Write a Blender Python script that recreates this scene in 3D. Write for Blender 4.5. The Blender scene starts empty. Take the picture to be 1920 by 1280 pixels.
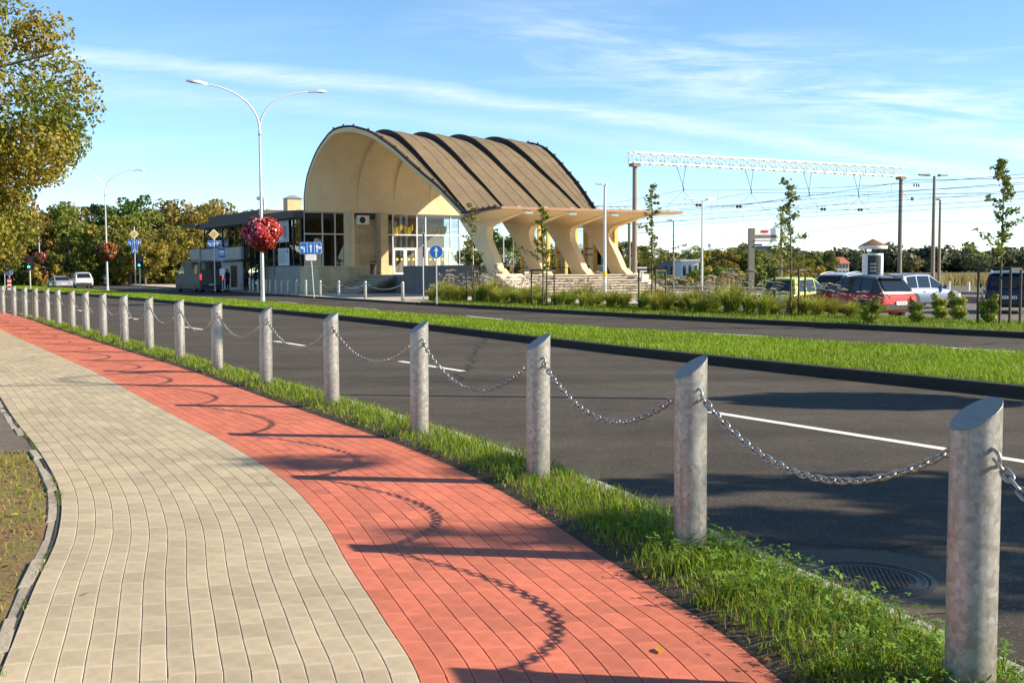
import bpy, bmesh, math, random
import numpy as np
from mathutils import Vector, Matrix

# ---------------------------------------------------------------- camera, sky, sun, exposure
SC = bpy.context.scene
COL = SC.collection
PI = math.pi
FPX, CAMH, HORIZ, ROLL = 2100.0, 1.5, 507.5, 0.005      # focal length and horizon in pixels of the 1920 px photograph
PITCH = math.atan((640 - HORIZ) / FPX)
_fw = np.array([0, math.cos(PITCH), -math.sin(PITCH)])
_u0 = np.array([0, math.sin(PITCH), math.cos(PITCH)])
_r0 = np.array([1.0, 0, 0])
_rt = _r0 * math.cos(ROLL) - _u0 * math.sin(ROLL)
_up = _u0 * math.cos(ROLL) + _r0 * math.sin(ROLL)
cam_d = bpy.data.cameras.new('camera')
cam_d.sensor_width = 36.0
cam_d.lens = FPX / 1920 * 36.0
cam_d.clip_start, cam_d.clip_end = 0.1, 6000
cam = bpy.data.objects.new('camera', cam_d)
COL.objects.link(cam)
cam.matrix_world = Matrix(((_rt[0], _up[0], -_fw[0], 0), (_rt[1], _up[1], -_fw[1], 0), (_rt[2], _up[2], -_fw[2], CAMH), (0, 0, 0, 1)))
SC.camera = cam

SUN_ELEV = math.radians(28.8)
SUN_H = (0.9888, -0.149)                                  # towards the sun: right of the view and slightly behind
world = bpy.data.worlds.new('World')
SC.world = world
world.use_nodes = True
wn, wl = world.node_tree.nodes, world.node_tree.links
wn.clear()
w_out = wn.new('ShaderNodeOutputWorld')
w_bg = wn.new('ShaderNodeBackground')
w_sky = wn.new('ShaderNodeTexSky')
w_sky.sky_type = 'NISHITA'
w_sky.sun_disc = False
w_sky.sun_elevation = SUN_ELEV
w_sky.sun_rotation = math.atan2(SUN_H[0], SUN_H[1])
w_sky.altitude = 2500
w_sky.air_density = 1.0
w_sky.dust_density = 0.0
w_sky.ozone_density = 2.5
w_bg.inputs['Strength'].default_value = 0.108
# thin cirrus: stretched noise high in the sky mixed over the sky colour
w_tc = wn.new('ShaderNodeTexCoord')
w_sep = wn.new('ShaderNodeSeparateXYZ')
wl.new(w_tc.outputs['Generated'], w_sep.inputs[0])
w_add = wn.new('ShaderNodeMath'); w_add.operation = 'ADD'; w_add.inputs[1].default_value = 0.12
wl.new(w_sep.outputs['Z'], w_add.inputs[0])
w_dx = wn.new('ShaderNodeMath'); w_dx.operation = 'DIVIDE'
w_dy = wn.new('ShaderNodeMath'); w_dy.operation = 'DIVIDE'
wl.new(w_sep.outputs['X'], w_dx.inputs[0]); wl.new(w_add.outputs[0], w_dx.inputs[1])
wl.new(w_sep.outputs['Y'], w_dy.inputs[0]); wl.new(w_add.outputs[0], w_dy.inputs[1])
w_cmb = wn.new('ShaderNodeCombineXYZ')
wl.new(w_dx.outputs[0], w_cmb.inputs[0]); wl.new(w_dy.outputs[0], w_cmb.inputs[1])
w_map = wn.new('ShaderNodeMapping')
w_map.inputs['Rotation'].default_value = (0, 0, math.radians(-27))
w_map.inputs['Scale'].default_value = (0.55, 2.1, 1)
w_map.inputs['Location'].default_value = (0.6, 1.3, 0)
wl.new(w_cmb.outputs[0], w_map.inputs['Vector'])
w_n1 = wn.new('ShaderNodeTexNoise')
w_n1.inputs['Scale'].default_value = 0.85; w_n1.inputs['Detail'].default_value = 9; w_n1.inputs['Roughness'].default_value = 0.62
w_n1.inputs['Distortion'].default_value = 0.5
wl.new(w_map.outputs[0], w_n1.inputs['Vector'])
w_r1 = wn.new('ShaderNodeMapRange')
w_r1.inputs['From Min'].default_value = 0.53; w_r1.inputs['From Max'].default_value = 0.78; w_r1.inputs['To Max'].default_value = 0.62
wl.new(w_n1.outputs['Fac'], w_r1.inputs['Value'])
def w_math(op, a_, b_=None, clamp=False):
    n = wn.new('ShaderNodeMath'); n.operation = op; n.use_clamp = clamp
    for k, v in enumerate((a_, b_)):
        if v is None: continue
        if isinstance(v, (int, float)): n.inputs[k].default_value = v
        else: wl.new(v, n.inputs[k])
    return n.outputs[0]
def w_dot(v):
    n = wn.new('ShaderNodeVectorMath'); n.operation = 'DOT_PRODUCT'; wl.new(w_cmb.outputs[0], n.inputs[0]); n.inputs[1].default_value = v; return n.outputs['Value']
def w_noise(scale, rot, stretch, det=7):
    mp = wn.new('ShaderNodeMapping'); mp.inputs['Rotation'].default_value = (0, 0, rot); mp.inputs['Scale'].default_value = stretch; wl.new(w_cmb.outputs[0], mp.inputs['Vector'])
    n = wn.new('ShaderNodeTexNoise'); n.inputs['Scale'].default_value = scale; n.inputs['Detail'].default_value = det; n.inputs['Roughness'].default_value = .62; n.inputs['Distortion'].default_value = .6
    wl.new(mp.outputs[0], n.inputs['Vector']); return n.outputs['Fac']
w_across, w_along = w_dot((-.449, .894, 0)), w_dot((.894, .449, 0))
w_na, w_nb = w_noise(1.3, math.radians(-27), (1, 2.2, 1)), w_noise(5.0, math.radians(-40), (1, 2.6, 1))
def w_band(c, half, wob, gain):
    d = w_math('ABSOLUTE', w_math('ADD', w_math('SUBTRACT', w_across, c), w_math('MULTIPLY', w_math('SUBTRACT', w_na, .5), wob)))
    m_ = w_math('SUBTRACT', 1.0, w_math('DIVIDE', d, half), True)
    return w_math('MULTIPLY', w_math('MULTIPLY', m_, w_math('MULTIPLY', w_nb, 1.6)), gain, True)
w_sum = w_math('ADD', w_band(3.316, .14, .35, .52), w_band(3.62, .20, .6, .22))
w_patch = w_math('MULTIPLY', w_math('MULTIPLY', w_band(2.80, .55, .9, 1.0), w_math('SUBTRACT', w_along, 1.0, True)), w_math('MULTIPLY', w_math('SUBTRACT', w_na, .42, True), 4.0, True))
w_sum = w_math('ADD', w_sum, w_patch, True)
w_fac = w_math('MAXIMUM', w_sum, w_math('MULTIPLY', w_r1.outputs[0], .25))
w_mix = wn.new('ShaderNodeMix'); w_mix.data_type = 'RGBA'
w_mix.inputs['B'].default_value = (5.2, 5.6, 6.0, 1)
w_hsv = wn.new('ShaderNodeHueSaturation')
w_hsv.inputs['Saturation'].default_value = 1.06
w_hsv.inputs['Hue'].default_value = 0.492
wl.new(w_sky.outputs[0], w_hsv.inputs['Color'])
wl.new(w_hsv.outputs[0], w_mix.inputs['A'])
wl.new(w_fac, w_mix.inputs['Factor'])
wl.new(w_mix.outputs['Result'], w_bg.inputs['Color'])
wl.new(w_bg.outputs[0], w_out.inputs['Surface'])

sun_d = bpy.data.lights.new('sun', 'SUN')
sun_d.energy = 5.0
sun_d.angle = math.radians(0.55)
sun_d.color = (1.0, 0.87, 0.66)
sun = bpy.data.objects.new('sun', sun_d)
COL.objects.link(sun)
_sd = Vector((SUN_H[0] * math.cos(SUN_ELEV), SUN_H[1] * math.cos(SUN_ELEV), math.sin(SUN_ELEV)))
sun.rotation_euler = _sd.to_track_quat('Z', 'Y').to_euler()
sun.location = _sd * 100

SC.view_settings.view_transform = 'Standard'
SC.view_settings.look = 'None'
SC.view_settings.gamma = 1.0
SC.view_settings.use_curve_mapping = False
SC.view_settings.exposure = 1.06
SC.render.engine = 'CYCLES'
SC.cycles.max_bounces = 6
SC.cycles.transparent_max_bounces = 12
SC.cycles.use_denoising = True

# ---------------------------------------------------------------- helpers
def ray(px, py): return _fw + _rt * (px - 960) / FPX - _up * (py - 640) / FPX
def gnd(px, py, z=0.0):
    r = ray(px, py); k = (z - CAMH) / r[2]
    return (r[0] * k, r[1] * k)
def at(px, py, Y):
    r = ray(px, py); k = Y / r[1]
    return Vector((r[0] * k, Y, CAMH + r[2] * k))

ORD = ['zeroth', 'first', 'second', 'third', 'fourth', 'fifth', 'sixth', 'seventh', 'eighth', 'ninth', 'tenth', 'eleventh', 'twelfth',
       'thirteenth', 'fourteenth', 'fifteenth', 'sixteenth', 'seventeenth', 'eighteenth', 'nineteenth', 'twentieth', 'twenty-first',
       'twenty-second', 'twenty-third', 'twenty-fourth', 'twenty-fifth', 'twenty-sixth', 'twenty-seventh', 'twenty-eighth', 'twenty-ninth', 'thirtieth']

def tag(o, label=None, cat=None, group=None, kind=None):
    if label: o['label'] = label
    if cat: o['category'] = cat
    if group: o['group'] = group
    if kind: o['kind'] = kind
    return o
def empty(name, loc=(0, 0, 0), rz=0.0, label=None, cat=None, group=None):
    o = bpy.data.objects.new(name, None)
    COL.objects.link(o)
    o.location = loc; o.rotation_euler = (0, 0, rz); o.empty_display_size = 0.2
    return tag(o, label, cat, group)
def link(name, me, mat=None, parent=None, loc=None, rot=None):
    o = bpy.data.objects.new(name, me)
    COL.objects.link(o)
    if mat is not None and not me.materials: me.materials.append(mat)
    if parent is not None: o.parent = parent
    if loc is not None: o.location = loc
    if rot is not None: o.rotation_euler = rot
    return o
def copy_tree(o, parent=None):
    c = o.copy(); COL.objects.link(c); c.parent = parent
    for ch in list(o.children): copy_tree(ch, c)
    return c

class MB:
    """collects simple shapes into one mesh"""
    def __init__(s): s.v = []; s.f = []; s.m = []; s.mi = 0
    def add(s, vs, fs):
        b = len(s.v); s.v += [tuple(p) for p in vs]
        s.f += [tuple(b + i for i in f) for f in fs]; s.m += [s.mi] * len(fs)
        return s
    def box(s, c, d, rz=0.0, M=None):
        x, y, z = d[0] / 2, d[1] / 2, d[2] / 2
        vs = [Vector(p) for p in ((-x, -y, -z), (x, -y, -z), (x, y, -z), (-x, y, -z), (-x, -y, z), (x, -y, z), (x, y, z), (-x, y, z))]
        R = M if M is not None else Matrix.Rotation(rz, 3, 'Z')
        return s.add([R @ p + Vector(c) for p in vs], [(3, 2, 1, 0), (4, 5, 6, 7), (0, 1, 5, 4), (1, 2, 6, 5), (2, 3, 7, 6), (3, 0, 4, 7)])
    def hexa(s, p):   # eight corners: bottom four, top four
        return s.add(p, [(3, 2, 1, 0), (4, 5, 6, 7), (0, 1, 5, 4), (1, 2, 6, 5), (2, 3, 7, 6), (3, 0, 4, 7)])
    def bar(s, a, b, w, h=None):
        a, b = Vector(a), Vector(b); d = b - a
        q = d.to_track_quat('Z', 'Y').to_matrix()
        return s.box((a + b) / 2, (w, h or w, d.length), M=q)
    def tube(s, pts, r, n=8, cap=True, close=False):
        P = [Vector(p) for p in pts]; k = len(P)
        rr = r if isinstance(r, (list, tuple)) else [r] * k
        up = Vector((0, 0, 1)); rings = []; prev = None
        for i in range(k):
            t = (P[(i + 1) % k] - P[i - 1]) if close else (P[min(i + 1, k - 1)] - P[max(i - 1, 0)])
            t.normalize()
            if prev is None:
                x = t.orthogonal().normalized() if abs(t.z) > .99 else t.cross(up).normalized()
            else:
                x = prev - t * prev.dot(t)
                x = x.normalized() if x.length > 1e-6 else t.orthogonal().normalized()
            prev = x; y = t.cross(x)
            rings.append([P[i] + (x * math.cos(2 * PI * j / n) + y * math.sin(2 * PI * j / n)) * rr[i] for j in range(n)])
        vs = [p for g in rings for p in g]; fs = []
        for i in range(k if close else k - 1):
            i2 = (i + 1) % k
            for j in range(n):
                j2 = (j + 1) % n
                fs.append((i * n + j, i * n + j2, i2 * n + j2, i2 * n + j))
        if cap and not close:
            fs.append(tuple(range(n - 1, -1, -1))); fs.append(tuple((k - 1) * n + j for j in range(n)))
        return s.add(vs, fs)
    def lathe(s, prof, n=16, c=(0, 0, 0)):
        vs = []; fs = []; k = len(prof)
        for r, z in prof:
            for j in range(n): vs.append((c[0] + r * math.cos(2 * PI * j / n), c[1] + r * math.sin(2 * PI * j / n), c[2] + z))
        for i in range(k - 1):
            for j in range(n):
                j2 = (j + 1) % n; fs.append((i * n + j, i * n + j2, (i + 1) * n + j2, (i + 1) * n + j))
        fs.append(tuple(range(n - 1, -1, -1))); fs.append(tuple((k - 1) * n + j for j in range(n)))
        return s.add(vs, fs)
    def prism(s, poly, fn0, fn1):    # poly of 2-d points; fn maps a 2-d point to 3-d on each side
        n = len(poly)
        vs = [fn0(*p) for p in poly] + [fn1(*p) for p in poly]
        return s.add(vs, [tuple(range(n - 1, -1, -1)), tuple(range(n, 2 * n))] + [(i, (i + 1) % n, n + (i + 1) % n, n + i) for i in range(n)])
    def mesh(s, name, smooth=False, sharp=None):
        me = bpy.data.meshes.new(name)
        me.from_pydata([tuple(v) for v in s.v], [], s.f)
        if any(s.m): me.polygons.foreach_set('material_index', s.m)
        bm = bmesh.new(); bm.from_mesh(me); bmesh.ops.recalc_face_normals(bm, faces=bm.faces); bm.to_mesh(me); bm.free()
        if smooth:
            me.polygons.foreach_set('use_smooth', [True] * len(me.polygons))
            if sharp: me.set_sharp_from_angle(angle=math.radians(sharp))
        me.update()
        return me
    def build(s, name, mat, parent=None, smooth=False, sharp=40, loc=None, rot=None):
        me = s.mesh(name, smooth, sharp)
        for m in (mat if isinstance(mat, (list, tuple)) else [mat]): me.materials.append(m)
        return link(name, me, None, parent, loc, rot)

def np_mesh(name, verts, faces, mat=None, col=None, smooth=False):
    """fast mesh from numpy arrays; faces (m,k) with fixed k; col per vertex"""
    me = bpy.data.meshes.new(name)
    verts = np.ascontiguousarray(verts, dtype=np.float32); faces = np.ascontiguousarray(faces, dtype=np.int32)
    n, (m, k) = len(verts), faces.shape
    me.vertices.add(n); me.vertices.foreach_set('co', verts.ravel())
    me.loops.add(m * k); me.loops.foreach_set('vertex_index', faces.ravel())
    me.polygons.add(m)
    me.polygons.foreach_set('loop_start', np.arange(0, m * k, k, dtype=np.int32))
    me.polygons.foreach_set('use_smooth', np.full(m, smooth, dtype=bool))
    me.update(calc_edges=True)
    if col is not None:
        a = me.color_attributes.new('col', 'FLOAT_COLOR', 'POINT')
        c4 = np.ones((n, 4), dtype=np.float32); c4[:, :3] = col
        a.data.foreach_set('color', c4.ravel())
    if mat is not None: me.materials.append(mat)
    return me

def polysheet(name, pts, z, mat, kind='structure', parent=None):
    me = bpy.data.meshes.new(name)
    me.from_pydata([(p[0], p[1], p[2] if len(p) > 2 else z) for p in pts], [], [tuple(range(len(pts)))])
    if me.polygons[0].normal.z < 0: me.flip_normals()
    o = link(name, me, mat, parent)
    if kind: o['kind'] = kind
    return o

def spline(pts, step):
    """Catmull-Rom through 2-d points resampled evenly by arc length"""
    P = [np.array(p, float) for p in pts]
    P = [2 * P[0] - P[1]] + P + [2 * P[-1] - P[-2]]
    out = []
    for i in range(1, len(P) - 2):
        for t in np.linspace(0, 1, 24, endpoint=False):
            a, b, c, d = P[i - 1], P[i], P[i + 1], P[i + 2]
            out.append(.5 * ((2 * b) + (c - a) * t + (2 * a - 5 * b + 4 * c - d) * t * t + (3 * b - a - 3 * c + d) * t ** 3))
    out.append(P[-2]); out = np.array(out)
    s = np.concatenate([[0], np.cumsum(np.linalg.norm(np.diff(out, axis=0), axis=1))])
    u = np.arange(0, s[-1], step)
    return np.stack([np.interp(u, s, out[:, 0]), np.interp(u, s, out[:, 1])], 1)
def offset(C, d):
    """offset a polyline to its right by d"""
    T = np.gradient(C, axis=0); T /= np.linalg.norm(T, axis=1)[:, None]
    return C + np.stack([T[:, 1], -T[:, 0]], 1) * d
def sweep(name, C, prof, mat, parent=None, kind='structure'):
    """sweep a cross-section of (right offset, z) along a polyline"""
    T = np.gradient(C, axis=0); T /= np.linalg.norm(T, axis=1)[:, None]
    R = np.stack([T[:, 1], -T[:, 0]], 1); k = len(prof); n = len(C)
    V = np.zeros((n, k, 3))
    for j, (d, z) in enumerate(prof):
        V[:, j, :2] = C + R * d; V[:, j, 2] = z
    F = [(i * k + j, i * k + j + 1, (i + 1) * k + j + 1, (i + 1) * k + j) for i in range(n - 1) for j in range(k - 1)]
    me = np_mesh(name, V.reshape(-1, 3), np.array(F), mat)
    o = link(name, me, None, parent)
    if kind: o['kind'] = kind
    return o

# ---------------------------------------------------------------- materials
def nd(nt, t, **kw):
    n = nt.nodes.new(t)
    for k, v in kw.items(): setattr(n, k, v)
    return n
MATS = {}
def mat(name, color=(.5, .5, .5), rough=.6, metal=0.0, noise=0.0, scale=5.0, bump=0.0, bscale=None, rnd=0.0, spec=.5, color2=None, detail=5.0,
        attr=False, attrmul=False, wnoise=None, stretch=None, emit=None, emit_s=0.0, coat=0.0):
    """principled material: colour (or colour to colour2 by noise), optional per-object variation, bump"""
    if name in MATS: return MATS[name]
    m = bpy.data.materials.new(name); m.use_nodes = True; nt = m.node_tree; L = nt.links
    b = nt.nodes['Principled BSDF']
    b.inputs['Roughness'].default_value = rough; b.inputs['Metallic'].default_value = metal
    b.inputs['Specular IOR Level'].default_value = spec
    if coat: b.inputs['Coat Weight'].default_value = coat; b.inputs['Coat Roughness'].default_value = .05
    if emit: b.inputs['Emission Color'].default_value = (*emit, 1); b.inputs['Emission Strength'].default_value = emit_s
    b.inputs['Base Color'].default_value = (*color, 1)
    src = None
    if attr:
        a = nd(nt, 'ShaderNodeVertexColor', layer_name='col'); src = a.outputs['Color']
    tc = nd(nt, 'ShaderNodeTexCoord'); vec = tc.outputs['Object']
    if stretch:
        mp = nd(nt, 'ShaderNodeMapping'); mp.inputs['Scale'].default_value = stretch
        L.new(vec, mp.inputs['Vector']); vec = mp.outputs[0]
    if noise or color2:
        n = nd(nt, 'ShaderNodeTexNoise'); n.inputs['Scale'].default_value = scale; n.inputs['Detail'].default_value = detail
        n.inputs['Roughness'].default_value = .65
        L.new(vec, n.inputs['Vector'])
        if color2:
            rp = nd(nt, 'ShaderNodeMapRange'); rp.inputs['From Min'].default_value = .35; rp.inputs['From Max'].default_value = .65
            L.new(n.outputs['Fac'], rp.inputs['Value'])
            mx = nd(nt, 'ShaderNodeMix', data_type='RGBA'); mx.inputs['A'].default_value = (*color, 1); mx.inputs['B'].default_value = (*color2, 1)
            L.new(rp.outputs[0], mx.inputs['Factor']); src = mx.outputs['Result']
        if noise:
            rp = nd(nt, 'ShaderNodeMapRange'); rp.inputs['From Min'].default_value = .25; rp.inputs['From Max'].default_value = .75
            rp.inputs['To Min'].default_value = 1 - noise; rp.inputs['To Max'].default_value = 1 + noise
            n2 = n
            if color2:
                n2 = nd(nt, 'ShaderNodeTexNoise'); n2.inputs['Scale'].default_value = scale * 7; n2.inputs['Detail'].default_value = 4
                L.new(vec, n2.inputs['Vector'])
            L.new(n2.outputs['Fac'], rp.inputs['Value'])
            hs = nd(nt, 'ShaderNodeHueSaturation'); hs.inputs['Color'].default_value = (*color, 1)
            if src: L.new(src, hs.inputs['Color'])
            L.new(rp.outputs[0], hs.inputs['Value']); src = hs.outputs[0]
    if rnd:
        oi = nd(nt, 'ShaderNodeObjectInfo')
        rp = nd(nt, 'ShaderNodeMapRange'); rp.inputs['To Min'].default_value = 1 - rnd; rp.inputs['To Max'].default_value = 1 + rnd
        L.new(oi.outputs['Random'], rp.inputs['Value'])
        hs = nd(nt, 'ShaderNodeHueSaturation'); hs.inputs['Color'].default_value = (*color, 1)
        if src: L.new(src, hs.inputs['Color'])
        L.new(rp.outputs[0], hs.inputs['Value']); src = hs.outputs[0]
    if attrmul:      # wear baked per vertex multiplies the colour
        a = nd(nt, 'ShaderNodeVertexColor', layer_name='col')
        mm = nd(nt, 'ShaderNodeMix', data_type='RGBA', blend_type='MULTIPLY'); mm.inputs['Factor'].default_value = 1.0
        mm.inputs['A'].default_value = (*color, 1)
        if src: L.new(src, mm.inputs['A'])
        L.new(a.outputs['Color'], mm.inputs['B']); src = mm.outputs['Result']
    if wnoise:       # broad stains that run across the pieces: (scale, amount)
        ge = nd(nt, 'ShaderNodeNewGeometry')
        n = nd(nt, 'ShaderNodeTexNoise'); n.inputs['Scale'].default_value = wnoise[0]; n.inputs['Detail'].default_value = 7; n.inputs['Roughness'].default_value = .7
        L.new(ge.outputs['Position'], n.inputs['Vector'])
        rp = nd(nt, 'ShaderNodeMapRange'); rp.inputs['From Min'].default_value = .3; rp.inputs['From Max'].default_value = .7
        rp.inputs['To Min'].default_value = 1 - wnoise[1]; rp.inputs['To Max'].default_value = 1 + wnoise[1] * .7
        L.new(n.outputs['Fac'], rp.inputs['Value'])
        hs = nd(nt, 'ShaderNodeHueSaturation'); hs.inputs['Color'].default_value = (*color, 1)
        if src: L.new(src, hs.inputs['Color'])
        L.new(rp.outputs[0], hs.inputs['Value']); src = hs.outputs[0]
    if src: L.new(src, b.inputs['Base Color'])
    if bump:
        n = nd(nt, 'ShaderNodeTexNoise'); n.inputs['Scale'].default_value = bscale or scale * 4; n.inputs['Detail'].default_value = 6
        L.new(vec, n.inputs['Vector'])
        bp = nd(nt, 'ShaderNodeBump'); bp.inputs['Strength'].default_value = bump; bp.inputs['Distance'].default_value = .02
        L.new(n.outputs['Fac'], bp.inputs['Height']); L.new(bp.outputs[0], b.inputs['Normal'])
    MATS[name] = m
    return m

def leafmat(name, trans=.35, rnd=.12, hue=.02, rough=.6):
    """leaves and blades: vertex colour, diffuse plus translucent, slight per-object drift"""
    m = bpy.data.materials.new(name); m.use_nodes = True; nt = m.node_tree; L = nt.links
    b = nt.nodes['Principled BSDF']; out = nt.nodes['Material Output']
    a = nd(nt, 'ShaderNodeVertexColor', layer_name='col')
    oi = nd(nt, 'ShaderNodeObjectInfo')
    hs = nd(nt, 'ShaderNodeHueSaturation')
    r1 = nd(nt, 'ShaderNodeMapRange'); r1.inputs['To Min'].default_value = 1 - rnd; r1.inputs['To Max'].default_value = 1 + rnd
    r2 = nd(nt, 'ShaderNodeMapRange'); r2.inputs['To Min'].default_value = .5 - hue; r2.inputs['To Max'].default_value = .5 + hue
    w = nd(nt, 'ShaderNodeTexWhiteNoise', noise_dimensions='1D')
    L.new(oi.outputs['Random'], r1.inputs['Value']); L.new(oi.outputs['Random'], w.inputs['W']); L.new(w.outputs['Value'], r2.inputs['Value'])
    L.new(r1.outputs[0], hs.inputs['Value']); L.new(r2.outputs[0], hs.inputs['Hue']); L.new(a.outputs['Color'], hs.inputs['Color'])
    L.new(hs.outputs[0], b.inputs['Base Color'])
    b.inputs['Roughness'].default_value = rough; b.inputs['Specular IOR Level'].default_value = .35
    t = nd(nt, 'ShaderNodeBsdfTranslucent'); L.new(hs.outputs[0], t.inputs['Color'])
    mx = nd(nt, 'ShaderNodeMixShader'); mx.inputs[0].default_value = trans
    L.new(b.outputs[0], mx.inputs[1]); L.new(t.outputs[0], mx.inputs[2]); L.new(mx.outputs[0], out.inputs['Surface'])
    MATS[name] = m
    return m

def glassmat(name, tint=(.85, .9, .9), see=.8, rough=.01):
    """window glass: fresnel reflection over a tinted see-through pane"""
    m = bpy.data.materials.new(name); m.use_nodes = True; nt = m.node_tree; L = nt.links
    nt.nodes.remove(nt.nodes['Principled BSDF']); out = nt.nodes['Material Output']
    tr = nd(nt, 'ShaderNodeBsdfTransparent'); tr.inputs['Color'].default_value = (*[c * see for c in tint], 1)
    gl = nd(nt, 'ShaderNodeBsdfGlossy'); gl.inputs['Roughness'].default_value = rough; gl.inputs['Color'].default_value = (.95, .97, 1, 1)
    fr = nd(nt, 'ShaderNodeFresnel'); fr.inputs['IOR'].default_value = 1.6
    mx = nd(nt, 'ShaderNodeMixShader')
    L.new(fr.outputs[0], mx.inputs[0]); L.new(tr.outputs[0], mx.inputs[1]); L.new(gl.outputs[0], mx.inputs[2]); L.new(mx.outputs[0], out.inputs['Surface'])
    MATS[name] = m
    return m

def steelmat():
    m = bpy.data.materials.new('galvanised_steel'); m.use_nodes = True; nt = m.node_tree; L = nt.links
    b = nt.nodes['Principled BSDF']; tc = nd(nt, 'ShaderNodeTexCoord')
    oi = nd(nt, 'ShaderNodeObjectInfo')
    ad = nd(nt, 'ShaderNodeVectorMath', operation='ADD'); L.new(tc.outputs['Object'], ad.inputs[0])
    sc = nd(nt, 'ShaderNodeVectorMath', operation='SCALE'); sc.inputs[0].default_value = (7, 3, 5); L.new(oi.outputs['Random'], sc.inputs['Scale']); L.new(sc.outputs[0], ad.inputs[1])
    dn = nd(nt, 'ShaderNodeTexNoise'); dn.inputs['Scale'].default_value = 40; L.new(ad.outputs[0], dn.inputs['Vector'])
    mxv = nd(nt, 'ShaderNodeMix', data_type='VECTOR'); mxv.inputs['Factor'].default_value = .035
    L.new(ad.outputs[0], mxv.inputs['A']); L.new(dn.outputs['Color'], mxv.inputs['B'])
    vo = nd(nt, 'ShaderNodeTexVoronoi'); vo.inputs['Scale'].default_value = 48; L.new(mxv.outputs['Result'], vo.inputs['Vector'])
    no = nd(nt, 'ShaderNodeTexNoise'); no.inputs['Scale'].default_value = 9; no.inputs['Detail'].default_value = 6; L.new(ad.outputs[0], no.inputs['Vector'])
    sp = nd(nt, 'ShaderNodeSeparateColor'); L.new(vo.outputs['Color'], sp.inputs[0])
    m1 = nd(nt, 'ShaderNodeMix', data_type='FLOAT'); m1.inputs['Factor'].default_value = .5
    L.new(sp.outputs[0], m1.inputs['A']); L.new(no.outputs['Fac'], m1.inputs['B'])
    rp = nd(nt, 'ShaderNodeValToRGB')
    e = rp.color_ramp.elements
    e[0].position = .22; e[0].color = (.28, .26, .232, 1); e[1].position = .78; e[1].color = (.44, .43, .41, 1)
    L.new(m1.outputs['Result'], rp.inputs[0])
    sz = nd(nt, 'ShaderNodeSeparateXYZ'); L.new(tc.outputs['Object'], sz.inputs[0])
    st_ = nd(nt, 'ShaderNodeTexNoise'); st_.inputs['Scale'].default_value = 1; st_.inputs['Detail'].default_value = 5
    mq = nd(nt, 'ShaderNodeMapping'); mq.inputs['Scale'].default_value = (30, 30, 1.6); L.new(ad.outputs[0], mq.inputs['Vector']); L.new(mq.outputs[0], st_.inputs['Vector'])
    dz = nd(nt, 'ShaderNodeMapRange'); dz.inputs['From Min'].default_value = .42; dz.inputs['From Max'].default_value = .0; dz.inputs['To Max'].default_value = .75; L.new(sz.outputs['Z'], dz.inputs['Value'])
    ml = nd(nt, 'ShaderNodeMath', operation='MULTIPLY'); L.new(dz.outputs[0], ml.inputs[0]); L.new(st_.outputs['Fac'], ml.inputs[1])
    s2 = nd(nt, 'ShaderNodeMapRange'); s2.inputs['From Min'].default_value = .56; s2.inputs['From Max'].default_value = .75; s2.inputs['To Max'].default_value = .55; L.new(st_.outputs['Fac'], s2.inputs['Value'])
    am = nd(nt, 'ShaderNodeMath', operation='ADD', use_clamp=True); L.new(ml.outputs[0], am.inputs[0]); L.new(s2.outputs[0], am.inputs[1])
    dm = nd(nt, 'ShaderNodeMix', data_type='RGBA'); dm.inputs['B'].default_value = (.13, .095, .065, 1)
    L.new(am.outputs[0], dm.inputs['Factor']); L.new(rp.outputs[0], dm.inputs['A']); L.new(dm.outputs['Result'], b.inputs['Base Color'])
    b.inputs['Metallic'].default_value = .42
    r2 = nd(nt, 'ShaderNodeMapRange'); r2.inputs['To Min'].default_value = .30; r2.inputs['To Max'].default_value = .46
    L.new(sp.outputs[1], r2.inputs['Value']); L.new(r2.outputs[0], b.inputs['Roughness'])
    bp = nd(nt, 'ShaderNodeBump'); bp.inputs['Strength'].default_value = .12; bp.inputs['Distance'].default_value = .01
    L.new(no.outputs['Fac'], bp.inputs['Height']); L.new(bp.outputs[0], b.inputs['Normal'])
    MATS['steel'] = m
    return m

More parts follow.
